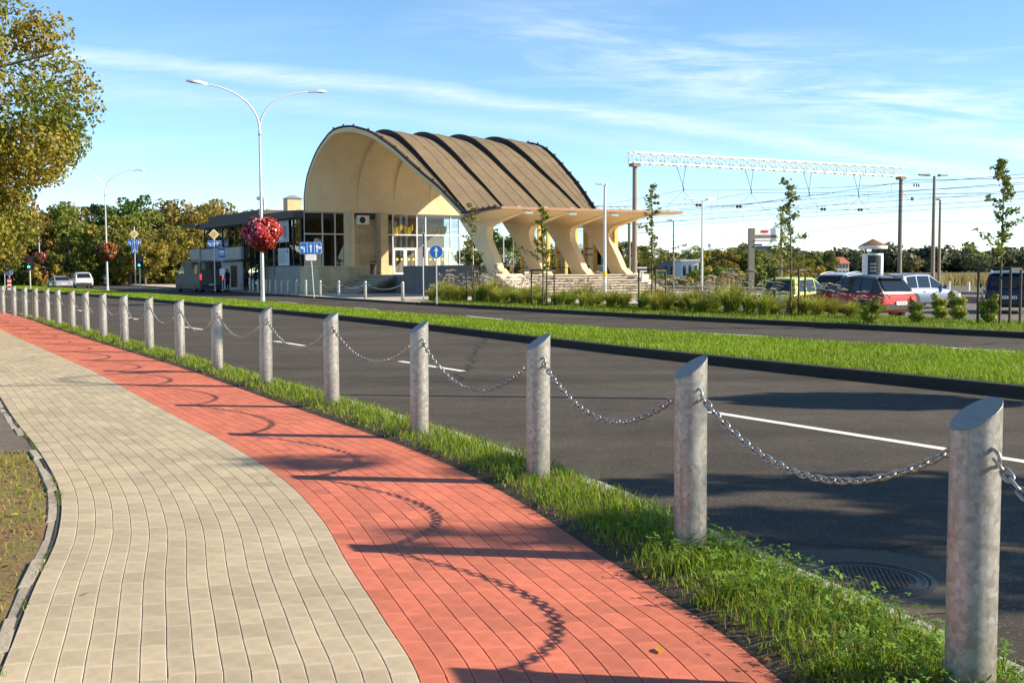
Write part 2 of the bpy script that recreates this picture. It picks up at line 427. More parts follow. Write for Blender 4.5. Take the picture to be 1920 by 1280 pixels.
def asphaltmat():
    m = bpy.data.materials.new('asphalt'); m.use_nodes = True; nt = m.node_tree; L = nt.links
    b = nt.nodes['Principled BSDF']; tc = nd(nt, 'ShaderNodeTexCoord'); V = tc.outputs['Object']
    def noi(s, d=4):
        n = nd(nt, 'ShaderNodeTexNoise'); n.inputs['Scale'].default_value = s; n.inputs['Detail'].default_value = d; L.new(V, n.inputs['Vector']); return n
    n1, n2, n3 = noi(.35), noi(140, 2), noi(3.2, 6)
    vo = nd(nt, 'ShaderNodeTexVoronoi'); vo.inputs['Scale'].default_value = 110; L.new(V, vo.inputs['Vector'])
    def rng(o, a, c, lo, hi):
        r = nd(nt, 'ShaderNodeMapRange'); r.inputs['From Min'].default_value = a; r.inputs['From Max'].default_value = c
        r.inputs['To Min'].default_value = lo; r.inputs['To Max'].default_value = hi; L.new(o, r.inputs['Value']); return r.outputs[0]
    def mul(p, q):
        x = nd(nt, 'ShaderNodeMath', operation='MULTIPLY'); L.new(p, x.inputs[0]); L.new(q, x.inputs[1]); return x.outputs[0]
    v = mul(mul(rng(n1.outputs['Fac'], .3, .7, .85, 1.15), rng(n2.outputs['Fac'], .3, .7, .6, 1.4)), rng(n3.outputs['Fac'], .3, .7, .88, 1.12))
    mp = nd(nt, 'ShaderNodeMapping'); mp.inputs['Rotation'].default_value = (0, 0, math.radians(-120)); mp.inputs['Scale'].default_value = (.035, 1.15, 1)
    L.new(V, mp.inputs['Vector'])
    n4 = nd(nt, 'ShaderNodeTexNoise'); n4.inputs['Scale'].default_value = 1.0; n4.inputs['Detail'].default_value = 4; L.new(mp.outputs[0], n4.inputs['Vector'])
    v = mul(v, rng(n4.outputs['Fac'], .35, .65, .84, 1.16))            # wheel tracks along the lanes
    dn = noi(1.3, 5); mv = nd(nt, 'ShaderNodeMix', data_type='VECTOR'); mv.inputs['Factor'].default_value = .35
    L.new(V, mv.inputs['A']); L.new(dn.outputs['Color'], mv.inputs['B'])
    vc = nd(nt, 'ShaderNodeTexVoronoi', feature='DISTANCE_TO_EDGE'); vc.inputs['Scale'].default_value = .16; L.new(mv.outputs['Result'], vc.inputs['Vector'])
    v = mul(v, rng(vc.outputs['Distance'], .0, .006, .45, 1.0))        # hairline cracks
    n5 = noi(.9, 3); v = mul(v, rng(n5.outputs['Fac'], .66, .72, 1.0, .78))   # oil and damp spots
    sp = nd(nt, 'ShaderNodeSeparateColor'); L.new(vo.outputs['Color'], sp.inputs[0])
    v = mul(v, rng(sp.outputs[0], .86, .92, 1.0, 2.1))
    hs = nd(nt, 'ShaderNodeHueSaturation'); hs.inputs['Color'].default_value = (.062, .054, .045, 1); L.new(v, hs.inputs['Value'])
    L.new(hs.outputs[0], b.inputs['Base Color']); b.inputs['Roughness'].default_value = .9
    b.inputs['Specular IOR Level'].default_value = .12
    bp = nd(nt, 'ShaderNodeBump'); bp.inputs['Strength'].default_value = .35; bp.inputs['Distance'].default_value = .006
    L.new(n2.outputs['Fac'], bp.inputs['Height']); L.new(bp.outputs[0], b.inputs['Normal'])
    MATS['asphalt'] = m
    return m

STEEL = steelmat(); ASPHALT = asphaltmat()
LEAF = leafmat('leaf'); BLADE = leafmat('grass_blade', trans=.4, rnd=0.0, hue=0.0)
GLASS = glassmat('window_glass', see=.75)
GLASS_CLEAR = glassmat('clear_glass', see=.92)
GLASS_DARK = glassmat('dark_glass', tint=(.5, .55, .55), see=.35)
CARGLASS = mat('car_glass', (.012, .014, .016), .06, spec=.8)
M_CONC = mat('concrete', (.42, .40, .36), .85, noise=.14, scale=1.6, bump=.15, bscale=60)
M_KERB = mat('kerb_concrete', (.30, .285, .26), .9, noise=.2, scale=3.0, bump=.3, bscale=50)
M_KERBDARK = mat('kerb_dark', (.030, .026, .021), .9, noise=.3, scale=3.0, bump=.3, bscale=50)
M_CREAM = mat('cream_plaster', (.74, .575, .335), .85, noise=.07, scale=6, bump=.1, bscale=25, wnoise=(.45, .13))
M_STONE = mat('stone_slab', (.60, .46, .26), .8, color2=(.48, .37, .21), noise=.08, scale=1.2, bump=.12, bscale=30, rnd=.12)
M_STEP = mat('stair_concrete', (.47, .41, .33), .85, noise=.16, scale=2.2, bump=.2, bscale=30)
M_ROOF = mat('roof_felt', (.17, .122, .07), .9, color2=(.145, .104, .06), noise=.12, scale=.5, wnoise=(.5, .18), bump=.25, bscale=14)
M_EDGE_RIBSHADE = mat('roof_edge_and_rib_shade', (.028, .023, .019), .75)
M_COPPER = mat('canopy_edge', (.30, .16, .085), .7, noise=.1, scale=2)
M_WHITE = mat('white_paint', (.78, .78, .76), .5, noise=.05, scale=4)
M_ROADPAINT = mat('road_paint', (.72, .70, .65), .7, noise=.18, scale=9)
M_ALU = mat('aluminium', (.62, .63, .64), .38, metal=.75)
M_POLE = mat('lamp_pole', (.55, .56, .56), .42, metal=.5, noise=.08, scale=2)
M_BLACK = mat('black_plastic', (.016, .016, .017), .5)
M_RUBBER = mat('rubber', (.018, .018, .018), .85)
M_BLUE = mat('sign_blue', (.012, .14, .55), .4)
M_SIGNWHITE = mat('sign_white', (.82, .82, .82), .45)
M_YELLOW = mat('sign_yellow', (.85, .45, .02), .45)
M_RED = mat('sign_red', (.6, .02, .02), .45)
M_SIGNBACK = mat('sign_back', (.045, .047, .05), .6)
M_WOOD = mat('stake_wood', (.085, .065, .045), .85, noise=.25, scale=6, bump=.3, bscale=30, stretch=(6, 6, 1))
M_OCHRE = mat('mullion_wood', (.62, .36, .07), .6, noise=.1, scale=3)
M_BARK = mat('bark', (.11, .085, .06), .95, noise=.35, scale=5, bump=.6, bscale=18, stretch=(2, 2, .5))
M_MAST = mat('mast_concrete', (.22, .185, .15), .85, noise=.15, scale=2)
M_TRUSS = mat('truss_steel', (.50, .51, .52), .5, metal=.1)
M_WIRE = mat('wire', (.05, .05, .055), .5)
M_SOIL = mat('soil', (.085, .055, .033), .95, color2=(.045, .032, .02), noise=.3, scale=7, bump=.8, bscale=40)
M_TURF = mat('turf', (.075, .125, .016), .95, color2=(.055, .095, .013), noise=.3, scale=3, bump=.6, bscale=60)
M_DRYTURF = mat('dry_turf', (.16, .14, .03), .95, color2=(.17, .095, .045), noise=.35, scale=2.2, bump=.7, bscale=45)
M_FIELD = mat('field', (.115, .098, .048), .95, color2=(.085, .085, .034), noise=.3, scale=.06, bump=.2, bscale=2)
M_GREYPAVER = mat('grey_paver', (.405, .335, .235), .88, noise=.13, scale=14, bump=.25, bscale=160, rnd=.10, attrmul=True, wnoise=(.9, .18))
M_REDPAVER = mat('red_paver', (.51, .14, .082), .86, noise=.18, scale=14, bump=.3, bscale=160, rnd=.15, attrmul=True, wnoise=(.9, .2))
M_JOINT = mat('joint_sand', (.055, .042, .032), .95, noise=.3, scale=30)
M_IRON = mat('cast_iron', (.055, .05, .047), .55, metal=.55, noise=.25, scale=30, bump=.2, bscale=120)

# ---------------------------------------------------------------- the setting: ground, river, roads, paths
rng = np.random.default_rng(7)
random.seed(7)
BOLL = [(2.05, 1.75), (1.58, 3.80), (0.92, 5.74), (0.18, 7.86), (-0.84, 10.05), (-2.0, 12.35), (-3.22, 14.6), (-4.43, 16.78), (-5.63, 18.95), (-6.86, 21.15),
        (-8.09, 23.35), (-9.31, 25.5), (-10.5, 27.6), (-11.65, 29.65), (-12.8, 31.6), (-13.9, 33.5), (-15.1, 35.5), (-16.3, 37.5), (-17.6, 39.6), (-18.95, 41.7)]
bcurve_pts = [(2.6, -8), (2.5, -4), (2.35, -1)] + BOLL + [(-31, 62), (-45, 87), (-62, 118), (-90, 165)]
BC = spline(bcurve_pts, .25)
KC = offset(BC, .42)                       # road side of the grass strip
GC = spline([(.1, -8), (.0, -3), (-.08, 1), (-.2, 3), (-.34, 4), (-.56, 4.76), (-.84, 5.65), (-1.22, 6.9), (-1.79, 8.33), (-2.68, 10.1), (-3.9, 12.35),
             (-6.15, 16.6), (-8.62, 20.97), (-13.1, 28.9), (-18.9, 39.5), (-31.5, 61.5), (-45.5, 86.5)], .05)   # seam between red and grey paving
far_pts = [(19, 8), (16, 16.5), (13.9, 21.5), (11.7, 25.6), (8.4, 30.9), (4.5, 37.1), (.8, 43.6), (-4.6, 53.6), (-7.4, 59), (-13.4, 70.6), (-19.2, 82), (-24.8, 93.6), (-36, 116), (-60, 162)]
FC = spline(far_pts, .5)
KV = int(np.argmin(((FC - np.array([-4.5, 53.4])) ** 2).sum(1)))      # left tip of the planted verge

def river(x, y):      # the estuary lies beyond the tracks on the right
    return y > 150 + .25 * abs(x - 60) and y < 470 and x > 18 + (y - 150) * .06
gx = np.unique(np.concatenate([np.linspace(-3000, -200, 15), np.linspace(-200, 300, 51), np.linspace(300, 3000, 15)]))
gy = np.unique(np.concatenate([np.linspace(-200, 0, 5), np.linspace(0, 520, 53), np.linspace(520, 4500, 16)]))
GXX, GYY = np.meshgrid(gx, gy)
GZ = np.where([[river(x, y) for x in gx] for y in gy], -2.2, -.36)
nx, ny = len(gx), len(gy)
F = np.array([(j * nx + i, j * nx + i + 1, (j + 1) * nx + i + 1, (j + 1) * nx + i) for j in range(ny - 1) for i in range(nx - 1)])
tag(link('ground', np_mesh('ground', np.stack([GXX, GYY, GZ], -1).reshape(-1, 3), F, M_FIELD)), kind='structure')
m_water = mat('water', (.03, .05, .08), .08, spec=.6, bump=.25, bscale=.8)
polysheet('river_water', [(20, 120), (900, 160), (900, 480), (25, 480)], -.95, m_water)

road_poly = [tuple(p) for p in KC[::4]] + [(-120, 215), (-92, 225)] + [tuple(p) for p in FC[::-2]]
road = polysheet('road', road_poly, -.1, ASPHALT)
parking = polysheet('parking_ground', [(14, 22), (60, 10), (75, 60), (40, 78), (10, 66), (2.5, 60), (1.5, 53)], -.285, mat('parking_asphalt', (.13, .115, .10), .9, noise=.2, scale=.8, bump=.3, bscale=30))

# lane markings painted on the road
def marking(a, b, w=.13, name='lane_marking'):
    a, b = np.array(a), np.array(b); d = (b - a) / np.linalg.norm(b - a); n = np.array([d[1], -d[0]]) * w / 2
    o = polysheet(name, [tuple(a - n), tuple(b - n), tuple(b + n), tuple(a + n)], -.096, M_ROADPAINT, None, road)
for a, b in (((2.22, 12.56), (4.75, 8.35)), ((-2.0, 19.9), (-.78, 17.84)), ((-5.5, 25.9), (-4.5, 24.2)), ((-10.0, 33.5), (-8.6, 31.2)), ((-14.2, 40.7), (-12.8, 38.4)),
             ((-18.6, 48), (-17.2, 45.6)), ((-1.6, 39.8), (-.3, 36.8)), ((5.05, 28.1), (6.0, 26.9)), ((8.75, 22.8), (10.2, 20.4)), ((-7, 49.5), (-5.6, 46.9)), ((-12.5, 60), (-11, 57.3))):
    marking(a, b)

# near kerb of the road, kerbs of the central reservation and of the far side
sweep('road_kerb', KC[::2], [(-.13, -.05), (-.13, .012), (-.02, .014), (0, .002), (.004, -.12)], M_KERB)
MN = spline([(11.5, 3), (9.0, 8.5), (6.3, 13.75), (4.4, 17.1), (2.35, 20.9), (.4, 24.9), (-2.5, 31), (-6.9, 39.3), (-13.8, 51.3), (-25, 70.3), (-38, 91), (-58, 125)], .5)
MF = spline([(15.5, 6), (12.3, 12.5), (8.95, 18.9), (5.9, 23.2), (3.0, 27.2), (.5, 31.4), (-2.9, 37.7), (-8.1, 47.4), (-13.4, 57.2), (-23.6, 75), (-36, 96.5), (-56, 129)], .5)
sweep('median_kerb', MN, [(-.004, -.12), (0, .03), (.02, .045), (.14, .05), (.14, -.05)], M_KERBDARK)
sweep('median_kerb', MF, [(-.14, -.05), (-.14, .05), (-.02, .045), (0, .03), (.004, -.12)], M_KERBDARK)
MNi, MFi = offset(MN, .13), offset(MF, -.13)
polysheet('median_lawn', [tuple(p) for p in MNi] + [tuple(p) for p in MFi[::-1]], .035, M_TURF)
sweep('far_kerb', FC[:KV], [(-.004, -.12), (0, .02), (.02, .035), (.14, .04), (.14, -.3)], M_KERBDARK)
sweep('far_kerb', FC[KV:], [(-.004, -.12), (0, .0), (.02, .012), (.16, .012), (.16, -.3)], M_KERBDARK)
FCi = offset(FC, .13)
VO = offset(FC, 4.6)
polysheet('verge_lawn', [tuple(p) for p in FCi[:KV]] + [tuple(p) for p in VO[KV - 1::-1]], .03, M_TURF)
sweep('verge_bank', VO[:KV], [(-.02, .028), (.5, -.1), (1.0, -.34)], M_DRYTURF)
m_fore = mat('forecourt_paving', (.43, .37, .29), .85, noise=.12, scale=2.5, bump=.12, bscale=30)
polysheet('forecourt', [tuple(p) for p in offset(FC, .15)[KV - 2:]] + [(-40, 165), (-5, 130), (16, 84), (20, 66), (6, 50), (-1, 52)], .004, m_fore)

# paved walk: grey pavers on the left, red on the right, each course follows the seam
def make_paver():
    """a paver block: bevelled long edges, a worn paler rim round a browner centre"""
    m = MB(); L, W, h, b, e = .1985 / 2, .0972 / 2, .03, .0022, .0010
    rect = lambda dx, dy: [(-L + dx, -W + dy), (L - dx, -W + dy), (L - dx, W - dy), (-L + dx, W - dy)]
    vs = [(x, y, -h) for x, y in rect(0, 0)] + [(x, y, -b) for x, y in rect(0, 0)] + [(x, y, 0) for x, y in rect(e, b)] + [(x, y, 0) for x, y in rect(.02, .014)]
    fs = [(q * 4 + i, q * 4 + (i + 1) % 4, q * 4 + 4 + (i + 1) % 4, q * 4 + 4 + i) for q in range(3) for i in range(4)] + [(12, 13, 14, 15)]
    m.add(vs, fs); me = m.mesh('paver')
    ca = me.color_attributes.new('col', 'FLOAT_COLOR', 'POINT')
    for i in range(16): ca.data[i].color = (1.10, 1.11, 1.15, 1) if 4 <= i < 12 else (.97, .95, .92, 1) if i < 4 else (.97, .95, .92, 1)
    return me
PAVER = make_paver()
PV = np.array([v.co[:] for v in PAVER.vertices]); PF = [tuple(p.vertices) for p in PAVER.polygons]
PF = np.array(PF)
PC = np.array([d.color[:3] for d in PAVER.color_attributes['col'].data])
def pave(name, side, ncourse, pmat, base, label_bed, smax):
    """side -1: courses to the left of the seam, +1: to the right"""
    n_end = int(smax / .05); C = GC[:n_end]
    T = np.gradient(C, axis=0); T /= np.linalg.norm(T, axis=1)[:, None]
    R = np.stack([T[:, 1], -T[:, 0]], 1)
    s0 = 20
    bed = [tuple(p) for p in (C + R * side * .0)[s0::8]] + [tuple(p) for p in (C + R * side * (ncourse * .1 + .02))[s0::8][::-1]]
    root = polysheet(name, bed, -.009, M_JOINT)
    items = []
    for k in range(ncourse):
        off = C + R * side * (k + .5) * .1
        s = np.concatenate([[0], np.cumsum(np.linalg.norm(np.diff(off, axis=0), axis=1))])
        u = np.arange(.5 + rng.random() * .2, s[-1], .2)
        x, y = np.interp(u, s, off[:, 0]), np.interp(u, s, off[:, 1])
        tx, ty = np.interp(u, s, T[:, 0]), np.interp(u, s, T[:, 1])
        items.append(np.stack([x, y, np.arctan2(ty, tx)], 1))
    P = np.concatenate(items)
    P = P[P[:, 1] > 2.6]
    vis = (np.abs(P[:, 0]) / np.maximum(P[:, 1], .1) < .475) & (P[:, 1] > 3.85)
    order = np.argsort(np.where(vis, P[:, 1], P[:, 1] + 1000))
    P = P[order]
    z = rng.normal(0, .0003, len(P)); tl = rng.normal(0, .0025, (len(P), 2)); rz = rng.normal(0, .003, len(P))
    me = PAVER.copy(); me.materials.append(pmat)
    for i in range(300):
        o = bpy.data.objects.new('paver', me); COL.objects.link(o); o.parent = root
        o.location = (P[i, 0], P[i, 1], z[i]); o.rotation_euler = (tl[i, 0], tl[i, 1], P[i, 2] + rz[i])
    Q = P[300:]; n = len(Q)
    ca, sa = np.cos(Q[:, 2]), np.sin(Q[:, 2])
    V = np.zeros((n, len(PV), 3))
    V[:, :, 0] = PV[None, :, 0] * ca[:, None] - PV[None, :, 1] * sa[:, None] + Q[:, 0:1]
    V[:, :, 1] = PV[None, :, 0] * sa[:, None] + PV[None, :, 1] * ca[:, None] + Q[:, 1:2]
    V[:, :, 2] = PV[None, :, 2] + z[300:, None]
    Fa = (PF[None] + (np.arange(n) * len(PV))[:, None, None]).reshape(-1, 4)
    cc = PC[None] * (1 + rng.uniform(-.13, .13, (n, 1, 1))) * (1 + np.array([[[.0, .0, -.05]]]) * rng.random((n, 1, 1)))
    fm = mat(name + '_pavers', base, .87, noise=.13, scale=14, bump=.25, bscale=160, attrmul=True, wnoise=(.9, .19))
    tag(link('paver_field', np_mesh('paver_field', V.reshape(-1, 3), Fa, fm, cc.reshape(-1, 3)), None, root), kind='stuff')
    return root, C, R
foot, GCc, GR = pave('footpath', -1, 15, M_GREYPAVER, (.405, .335, .235), 'x', 95)
cyc, _, _ = pave('cycle_path', 1, 13, M_REDPAVER, (.51, .14, .082), 'x', 95)

# edging stones along the left side of the walk
LE = GCc - GR * 1.543
s = np.concatenate([[0], np.cumsum(np.linalg.norm(np.diff(LE, axis=0), axis=1))])
bed = tag(empty('path_edging'), kind='structure')
stone_me = []
for k in range(3):
    m = MB(); L = .2475
    m.box((0, 0, -.05), (L * 2, .07, .1)); me = m.mesh('edging_stone')
    bm = bmesh.new(); bm.from_mesh(me); bmesh.ops.bevel(bm, geom=[e for e in bm.edges if e.verts[0].co.z > -.01 and e.verts[1].co.z > -.01], offset=.008, segments=1, affect='EDGES'); bm.to_mesh(me); bm.free()
    me.materials.append(mat('edging_stone', (.32, .275, .21), .9, noise=.22, scale=6, bump=.4, bscale=60, rnd=.15)); stone_me.append(me)
u = 2.6
while u < 45:
    x, y = np.interp(u, s, LE[:, 0]), np.interp(u, s, LE[:, 1])
    x2, y2 = np.interp(u + .2, s, LE[:, 0]), np.interp(u + .2, s, LE[:, 1])
    o = link('edging_stone', stone_me[random.randrange(3)], None, bed, (x + random.uniform(-.008, .008), y, -.008 + random.uniform(-.012, .004)), (random.uniform(-.02, .02), random.uniform(-.02, .02), math.atan2(y2 - y, x2 - x) + random.uniform(-.02, .02)))
    u += .505
# worn lawn and the side path left of the walk
LL = GCc - GR * 1.578
far_left = [(-60, 86), (-60, -6), (-2, -6)]
polysheet('worn_lawn', [tuple(p) for p in LL[40::10]] + far_left, -.022, M_DRYTURF)
polysheet('side_path', [(-3.98, 9.42), (-4.95, 11.1), (-5.75, 12.6), (-9, 13.2), (-20, 13), (-20, 9.6), (-9, 9.3)], -.014, mat('side_path', (.10, .085, .07), .92, color2=(.13, .10, .075), noise=.3, scale=2.5, bump=.5, bscale=40))

# ---------------------------------------------------------------- grass
def blades(P, h, w, lean, colA, colB, seed, seg=2):
    """curved grass blades: P (n,3) roots, h (n), returns verts, faces, colours"""
    r = np.random.default_rng(seed); n = len(P)
    a = r.uniform(0, 2 * PI, n); d = np.stack([np.cos(a), np.sin(a)], 1)
    la = r.uniform(0, 2 * PI, n); ld = np.stack([np.cos(la), np.sin(la)], 1) * (lean * r.uniform(.3, 1.3, n) * h)[:, None]
    w = w * r.uniform(.6, 1.4, n)
    V = np.zeros((n, 5, 3))
    for k, (t, ww) in enumerate(((0, 1.0), (.55, .8))):
        c = P.copy(); c[:, :2] += ld * t ** 1.8; c[:, 2] += h * t
        V[:, 2 * k, :] = c; V[:, 2 * k + 1, :] = c
        V[:, 2 * k, :2] -= d * (w * ww / 2)[:, None]; V[:, 2 * k + 1, :2] += d * (w * ww / 2)[:, None]
    c = P.copy(); c[:, :2] += ld; c[:, 2] += h * (1 - .25 * lean); V[:, 4, :] = c
    b = (np.arange(n) * 5)[:, None]
    Fq = np.concatenate([b + np.array([[0, 1, 3]]), b + np.array([[0, 3, 2]]), b + np.array([[2, 3, 4]])])
    t = r.random((n, 1)) ** 1.3
    col = np.array(colA)[None] * (1 - t) + np.array(colB)[None] * t
    col *= r.uniform(.75, 1.25, (n, 1))
    return V.reshape(-1, 3), Fq, np.repeat(col, 5, 0)
def strip_points(A, B, n, seed, wfun=None):
    """random points between two polylines with matching samples, denser where wfun is larger"""
    r = np.random.default_rng(seed); m = min(len(A), len(B))
    mid = (A[:m] + B[:m]) / 2; wd = np.linalg.norm(A[:m] - B[:m], axis=1)
    w = wd * (wfun(mid) if wfun is not None else 1.0); w = w / w.sum()
    i = r.choice(m - 1, n, p=w[:-1] / w[:-1].sum()); f = r.random(n); g = r.random(n)
    a = A[i] * (1 - f)[:, None] + A[i + 1] * f[:, None]; b = B[i] * (1 - f)[:, None] + B[i + 1] * f[:, None]
    return a * (1 - g)[:, None] + b * g[:, None], g
def inview(P, lim=.5): return (np.abs(P[:, 0]) < np.maximum(P[:, 1], 0) * lim + .8) & (P[:, 1] > 2.8)

# strip of grass with the bollards: from the cycle path edge to the road kerb
i0 = int(6 / .25); i1 = int(115 / .25)
SA0 = offset(GC, 1.30)[::5]
BCs = BC[i0:i1]; KCs = offset(BC, .30)[i0:i1]
SA = np.array([SA0[np.argmin(((SA0 - p) ** 2).sum(1))] for p in BCs])      # nearest point of the cycle path edge
V = np.zeros((len(BCs), 5, 3))
for j, (t, z) in enumerate(((0, -.004), (.12, .015), (.5, .045), (.9, .02), (1, .0))):
    V[:, j, :2] = SA * (1 - t) + KCs * t; V[:, j, 2] = z + (rng.normal(0, .006, len(BCs)) if 0 < j < 4 else 0)
Fq = np.array([(i * 5 + j, i * 5 + j + 1, (i + 1) * 5 + j + 1, (i + 1) * 5 + j) for i in range(len(BCs) - 1) for j in range(4)])
tag(link('grass_strip_soil', np_mesh('grass_strip_soil', V.reshape(-1, 3), Fq, M_SOIL, smooth=True)), kind='structure')
near = lambda m: 1.0 / np.maximum(m[:, 1], 3.5) ** 1.25
P, g = strip_points(SA, KCs, 62000, 3, near)
# thinner towards the paving so the soil shows at the edge
keep = (rng.random(len(P)) < np.clip((g - .005) / .13, .12, 1)) & inview(P, .56)
P, g = P[keep], g[keep]
patch = np.sin(P[:, 0] * 3.1 + P[:, 1] * 1.7) * np.sin(P[:, 1] * 2.3 - P[:, 0] * 1.1) * .5 + .5
h = (rng.uniform(.03, .09, len(P)) + .05 * patch * rng.random(len(P))) * np.clip(g * 3 + .35, .4, 1)
z = .045 - .09 * (g - .5) ** 2
V1, F1, C1 = blades(np.column_stack([P, z]), h, np.clip(.0035 + P[:, 1] * .00035, 0, .014), .55, (.11, .20, .010), (.28, .35, .025), 5)
dry = rng.random(len(P)) < .05
C1 = C1.reshape(-1, 5, 3); C1[dry] = np.array([.30, .22, .08]) * rng.uniform(.6, 1.2, (dry.sum(), 1, 1)); C1 = C1.reshape(-1, 3)
tag(link('strip_grass', np_mesh('strip_grass', V1, F1, BLADE, C1)), 'rough green grass in the strip around the chained bollards', 'grass', kind='stuff')
# clover in the strip close to the camera
P, g = strip_points(SA, KCs, 9000, 13, lambda m: (m[:, 1] < 6.3) * 1.0 + .002)
P = P[(P[:, 1] < 6.5) & inview(P, .6) & (rng.random(len(P)) < np.clip(g * 2.2 - .15, 0, 1))]
n = len(P)
hz = .045 + rng.uniform(.02, .11, n)
ang = rng.uniform(0, 2 * PI, n); r0 = rng.uniform(.007, .0125, n)
tilt = rng.normal(0, .35, (n, 2))
V = []
for k in range(3):
    a = ang + k * 2 * PI / 3
    for (rr, da) in ((.05, 0), (.8, -.62), (1.6, -.38), (1.75, .0), (1.6, .38), (.8, .62)):
        dx, dy = np.cos(a + da) * r0 * rr, np.sin(a + da) * r0 * rr
        V.append(np.stack([P[:, 0] + dx, P[:, 1] + dy, hz + dx * tilt[:, 0] + dy * tilt[:, 1]], 1))
V = np.stack(V, 1)
F1 = np.concatenate([(np.arange(n) * 18)[:, None] + np.arange(6)[None] + k * 6 for k in range(3)])
cc = np.array([[.10, .21, .02]]) * rng.uniform(.7, 1.5, (n, 1)) + np.array([[.05, .04, 0]]) * rng.random((n, 1))
tag(link('clover', np_mesh('clover', V.reshape(-1, 3), F1, BLADE, np.repeat(cc, 18, 0))), 'low clover leaves among the grass beside the nearest bollard', 'clover', kind='stuff')

# lawn of the central reservation
mm = min(len(MNi), len(MFi))
iB = np.array([np.argmin(((MFi - p) ** 2).sum(1)) for p in MNi])
P, g = strip_points(MNi, MFi[iB], 190000, 4, lambda m: 1.0 / np.maximum(m[:, 1], 10) ** .9)
k = inview(P, .49); P, g = P[k], g[k]
pt = (np.sin(P[:, 0] * .9 + P[:, 1] * .5) * np.sin(P[:, 1] * .8 - P[:, 0] * .6) + np.sin(P[:, 0] * 2.7) * np.sin(P[:, 1] * 2.2)) * .25 + .5
h = rng.uniform(.05, .11, len(P)) * (.8 + .5 * pt)
V1, F1, C1 = blades(np.column_stack([P, np.full(len(P), .03)]), h, .004 + P[:, 1] * .00042, .5, (.14, .25, .008), (.29, .38, .02), 6)
C1 = C1.reshape(-1, 5, 3); C1 *= (.8 + .4 * pt)[:, None, None]
dry = rng.random(len(P)) < .04; C1[dry] = (.34, .30, .12); C1 = C1.reshape(-1, 3)
tag(link('median_grass', np_mesh('median_grass', V1, F1, BLADE, C1)), 'mown green grass of the strip between the two carriageways', 'grass', kind='stuff')
# verge beyond the far carriageway
P, g = strip_points(FCi[10:KV], VO[10:KV], 52000, 8, lambda m: 1.0 / np.maximum(m[:, 1], 10) ** .7)
k = inview(P, .49); P, g = P[k], g[k]
V1, F1, C1 = blades(np.column_stack([P, np.full(len(P), .025)]), rng.uniform(.05, .13, len(P)), .007 + P[:, 1] * .0003, .5, (.12, .20, .012), (.26, .31, .03), 9)
tag(link('verge_grass', np_mesh('verge_grass', V1, F1, BLADE, C1)), 'short grass along the far kerb under the plumed grasses', 'grass', kind='stuff')
# sparse dry grass left of the walk
n = 60000
P = np.stack([rng.uniform(-7.5, -1.7, n), rng.uniform(3.6, 9.5, n)], 1)
lx = np.interp(P[:, 1], LL[:, 1], LL[:, 0])
dens = np.sin(P[:, 0] * 2.3 + 1) * np.sin(P[:, 1] * 1.9) * .5 + .5
k = (P[:, 0] < lx - .02) & (rng.random(n) < .25 + .75 * dens * np.clip((P[:, 1] - 5.5) / 3, .12, 1)); P = P[k]; dens = dens[k]
V1, F1, C1 = blades(np.column_stack([P, np.full(len(P), -.024)]), rng.uniform(.02, .055, len(P)), np.full(len(P), .005), .9, (.19, .26, .025), (.42, .30, .10), 10)
tag(link('worn_grass', np_mesh('worn_grass', V1, F1, BLADE, C1)), 'sparse yellowing grass on bare soil left of the footpath', 'grass', kind='stuff')
# tufts in the gap along the edging stones
uu = rng.uniform(3.0, 20, 1500); cl = np.sin(uu * 5.1) * np.sin(uu * 2.3 + 1)
uu = uu[(cl > .12)]
px_, py_ = np.interp(uu, s, LE[:, 0]), np.interp(uu, s, LE[:, 1])
P = np.stack([px_ + rng.normal(.036, .010, len(uu)), py_ + rng.normal(0, .01, len(uu)), np.full(len(uu), -.01)], 1)
V1, F1, C1 = blades(P, rng.uniform(.015, .05, len(P)), np.full(len(P), .005), 1.0, (.10, .18, .02), (.25, .22, .06), 12)
tag(link('joint_weeds', np_mesh('joint_weeds', V1, F1, BLADE, C1)), 'small weeds in the joint between footpath and edging stones', 'weeds', kind='stuff')
# leaf litter along the edge of the strip and on the worn lawn
def leafshapes(P, size, colA, colB, seed, curl=.35):
    r = np.random.default_rng(seed); n = len(P); a = r.uniform(0, 2 * PI, n)
    out = [(-1, 0, 0), (-.35, .42, 1), (.35, .4, 1), (1, 0, .4), (.35, -.4, 1), (-.35, -.42, 1)]
    sz = size * r.uniform(.6, 1.3, n); V = np.zeros((n, 6, 3)); tx, ty = r.normal(0, .35, n), r.normal(0, .35, n)
    for k, (x, y, c) in enumerate(out):
        X = (x * np.cos(a) - y * np.sin(a)) * sz; Y = (x * np.sin(a) + y * np.cos(a)) * sz
        V[:, k] = np.stack([P[:, 0] + X, P[:, 1] + Y, P[:, 2] + c * curl * sz * r.uniform(.4, 1, n) + X * tx + Y * ty + .3 * sz], 1)
    t = r.random((n, 1)); col = (np.array(colA) * (1 - t) + np.array(colB) * t) * r.uniform(.6, 1.3, (n, 1))
    return V.reshape(-1, 3), (np.arange(n) * 6)[:, None] + np.arange(6)[None], np.repeat(col, 6, 0)
P, g = strip_points(SA, KCs, 2600, 21, lambda m: 1.0 / np.maximum(m[:, 1], 3.5) ** 1.6)
P = P[(g < .22) & inview(P, .56)]
Q = np.stack([rng.uniform(-5, -1.8, 1100), rng.uniform(3.6, 9, 1100)], 1); Q = Q[Q[:, 0] < np.interp(Q[:, 1], LL[:, 1], LL[:, 0])]
PP = np.concatenate([np.column_stack([P, np.full(len(P), .012)]), np.column_stack([Q, np.full(len(Q), -.012)])])
V1, F1, C1 = leafshapes(PP, .022, (.22, .10, .035), (.35, .19, .06), 22)
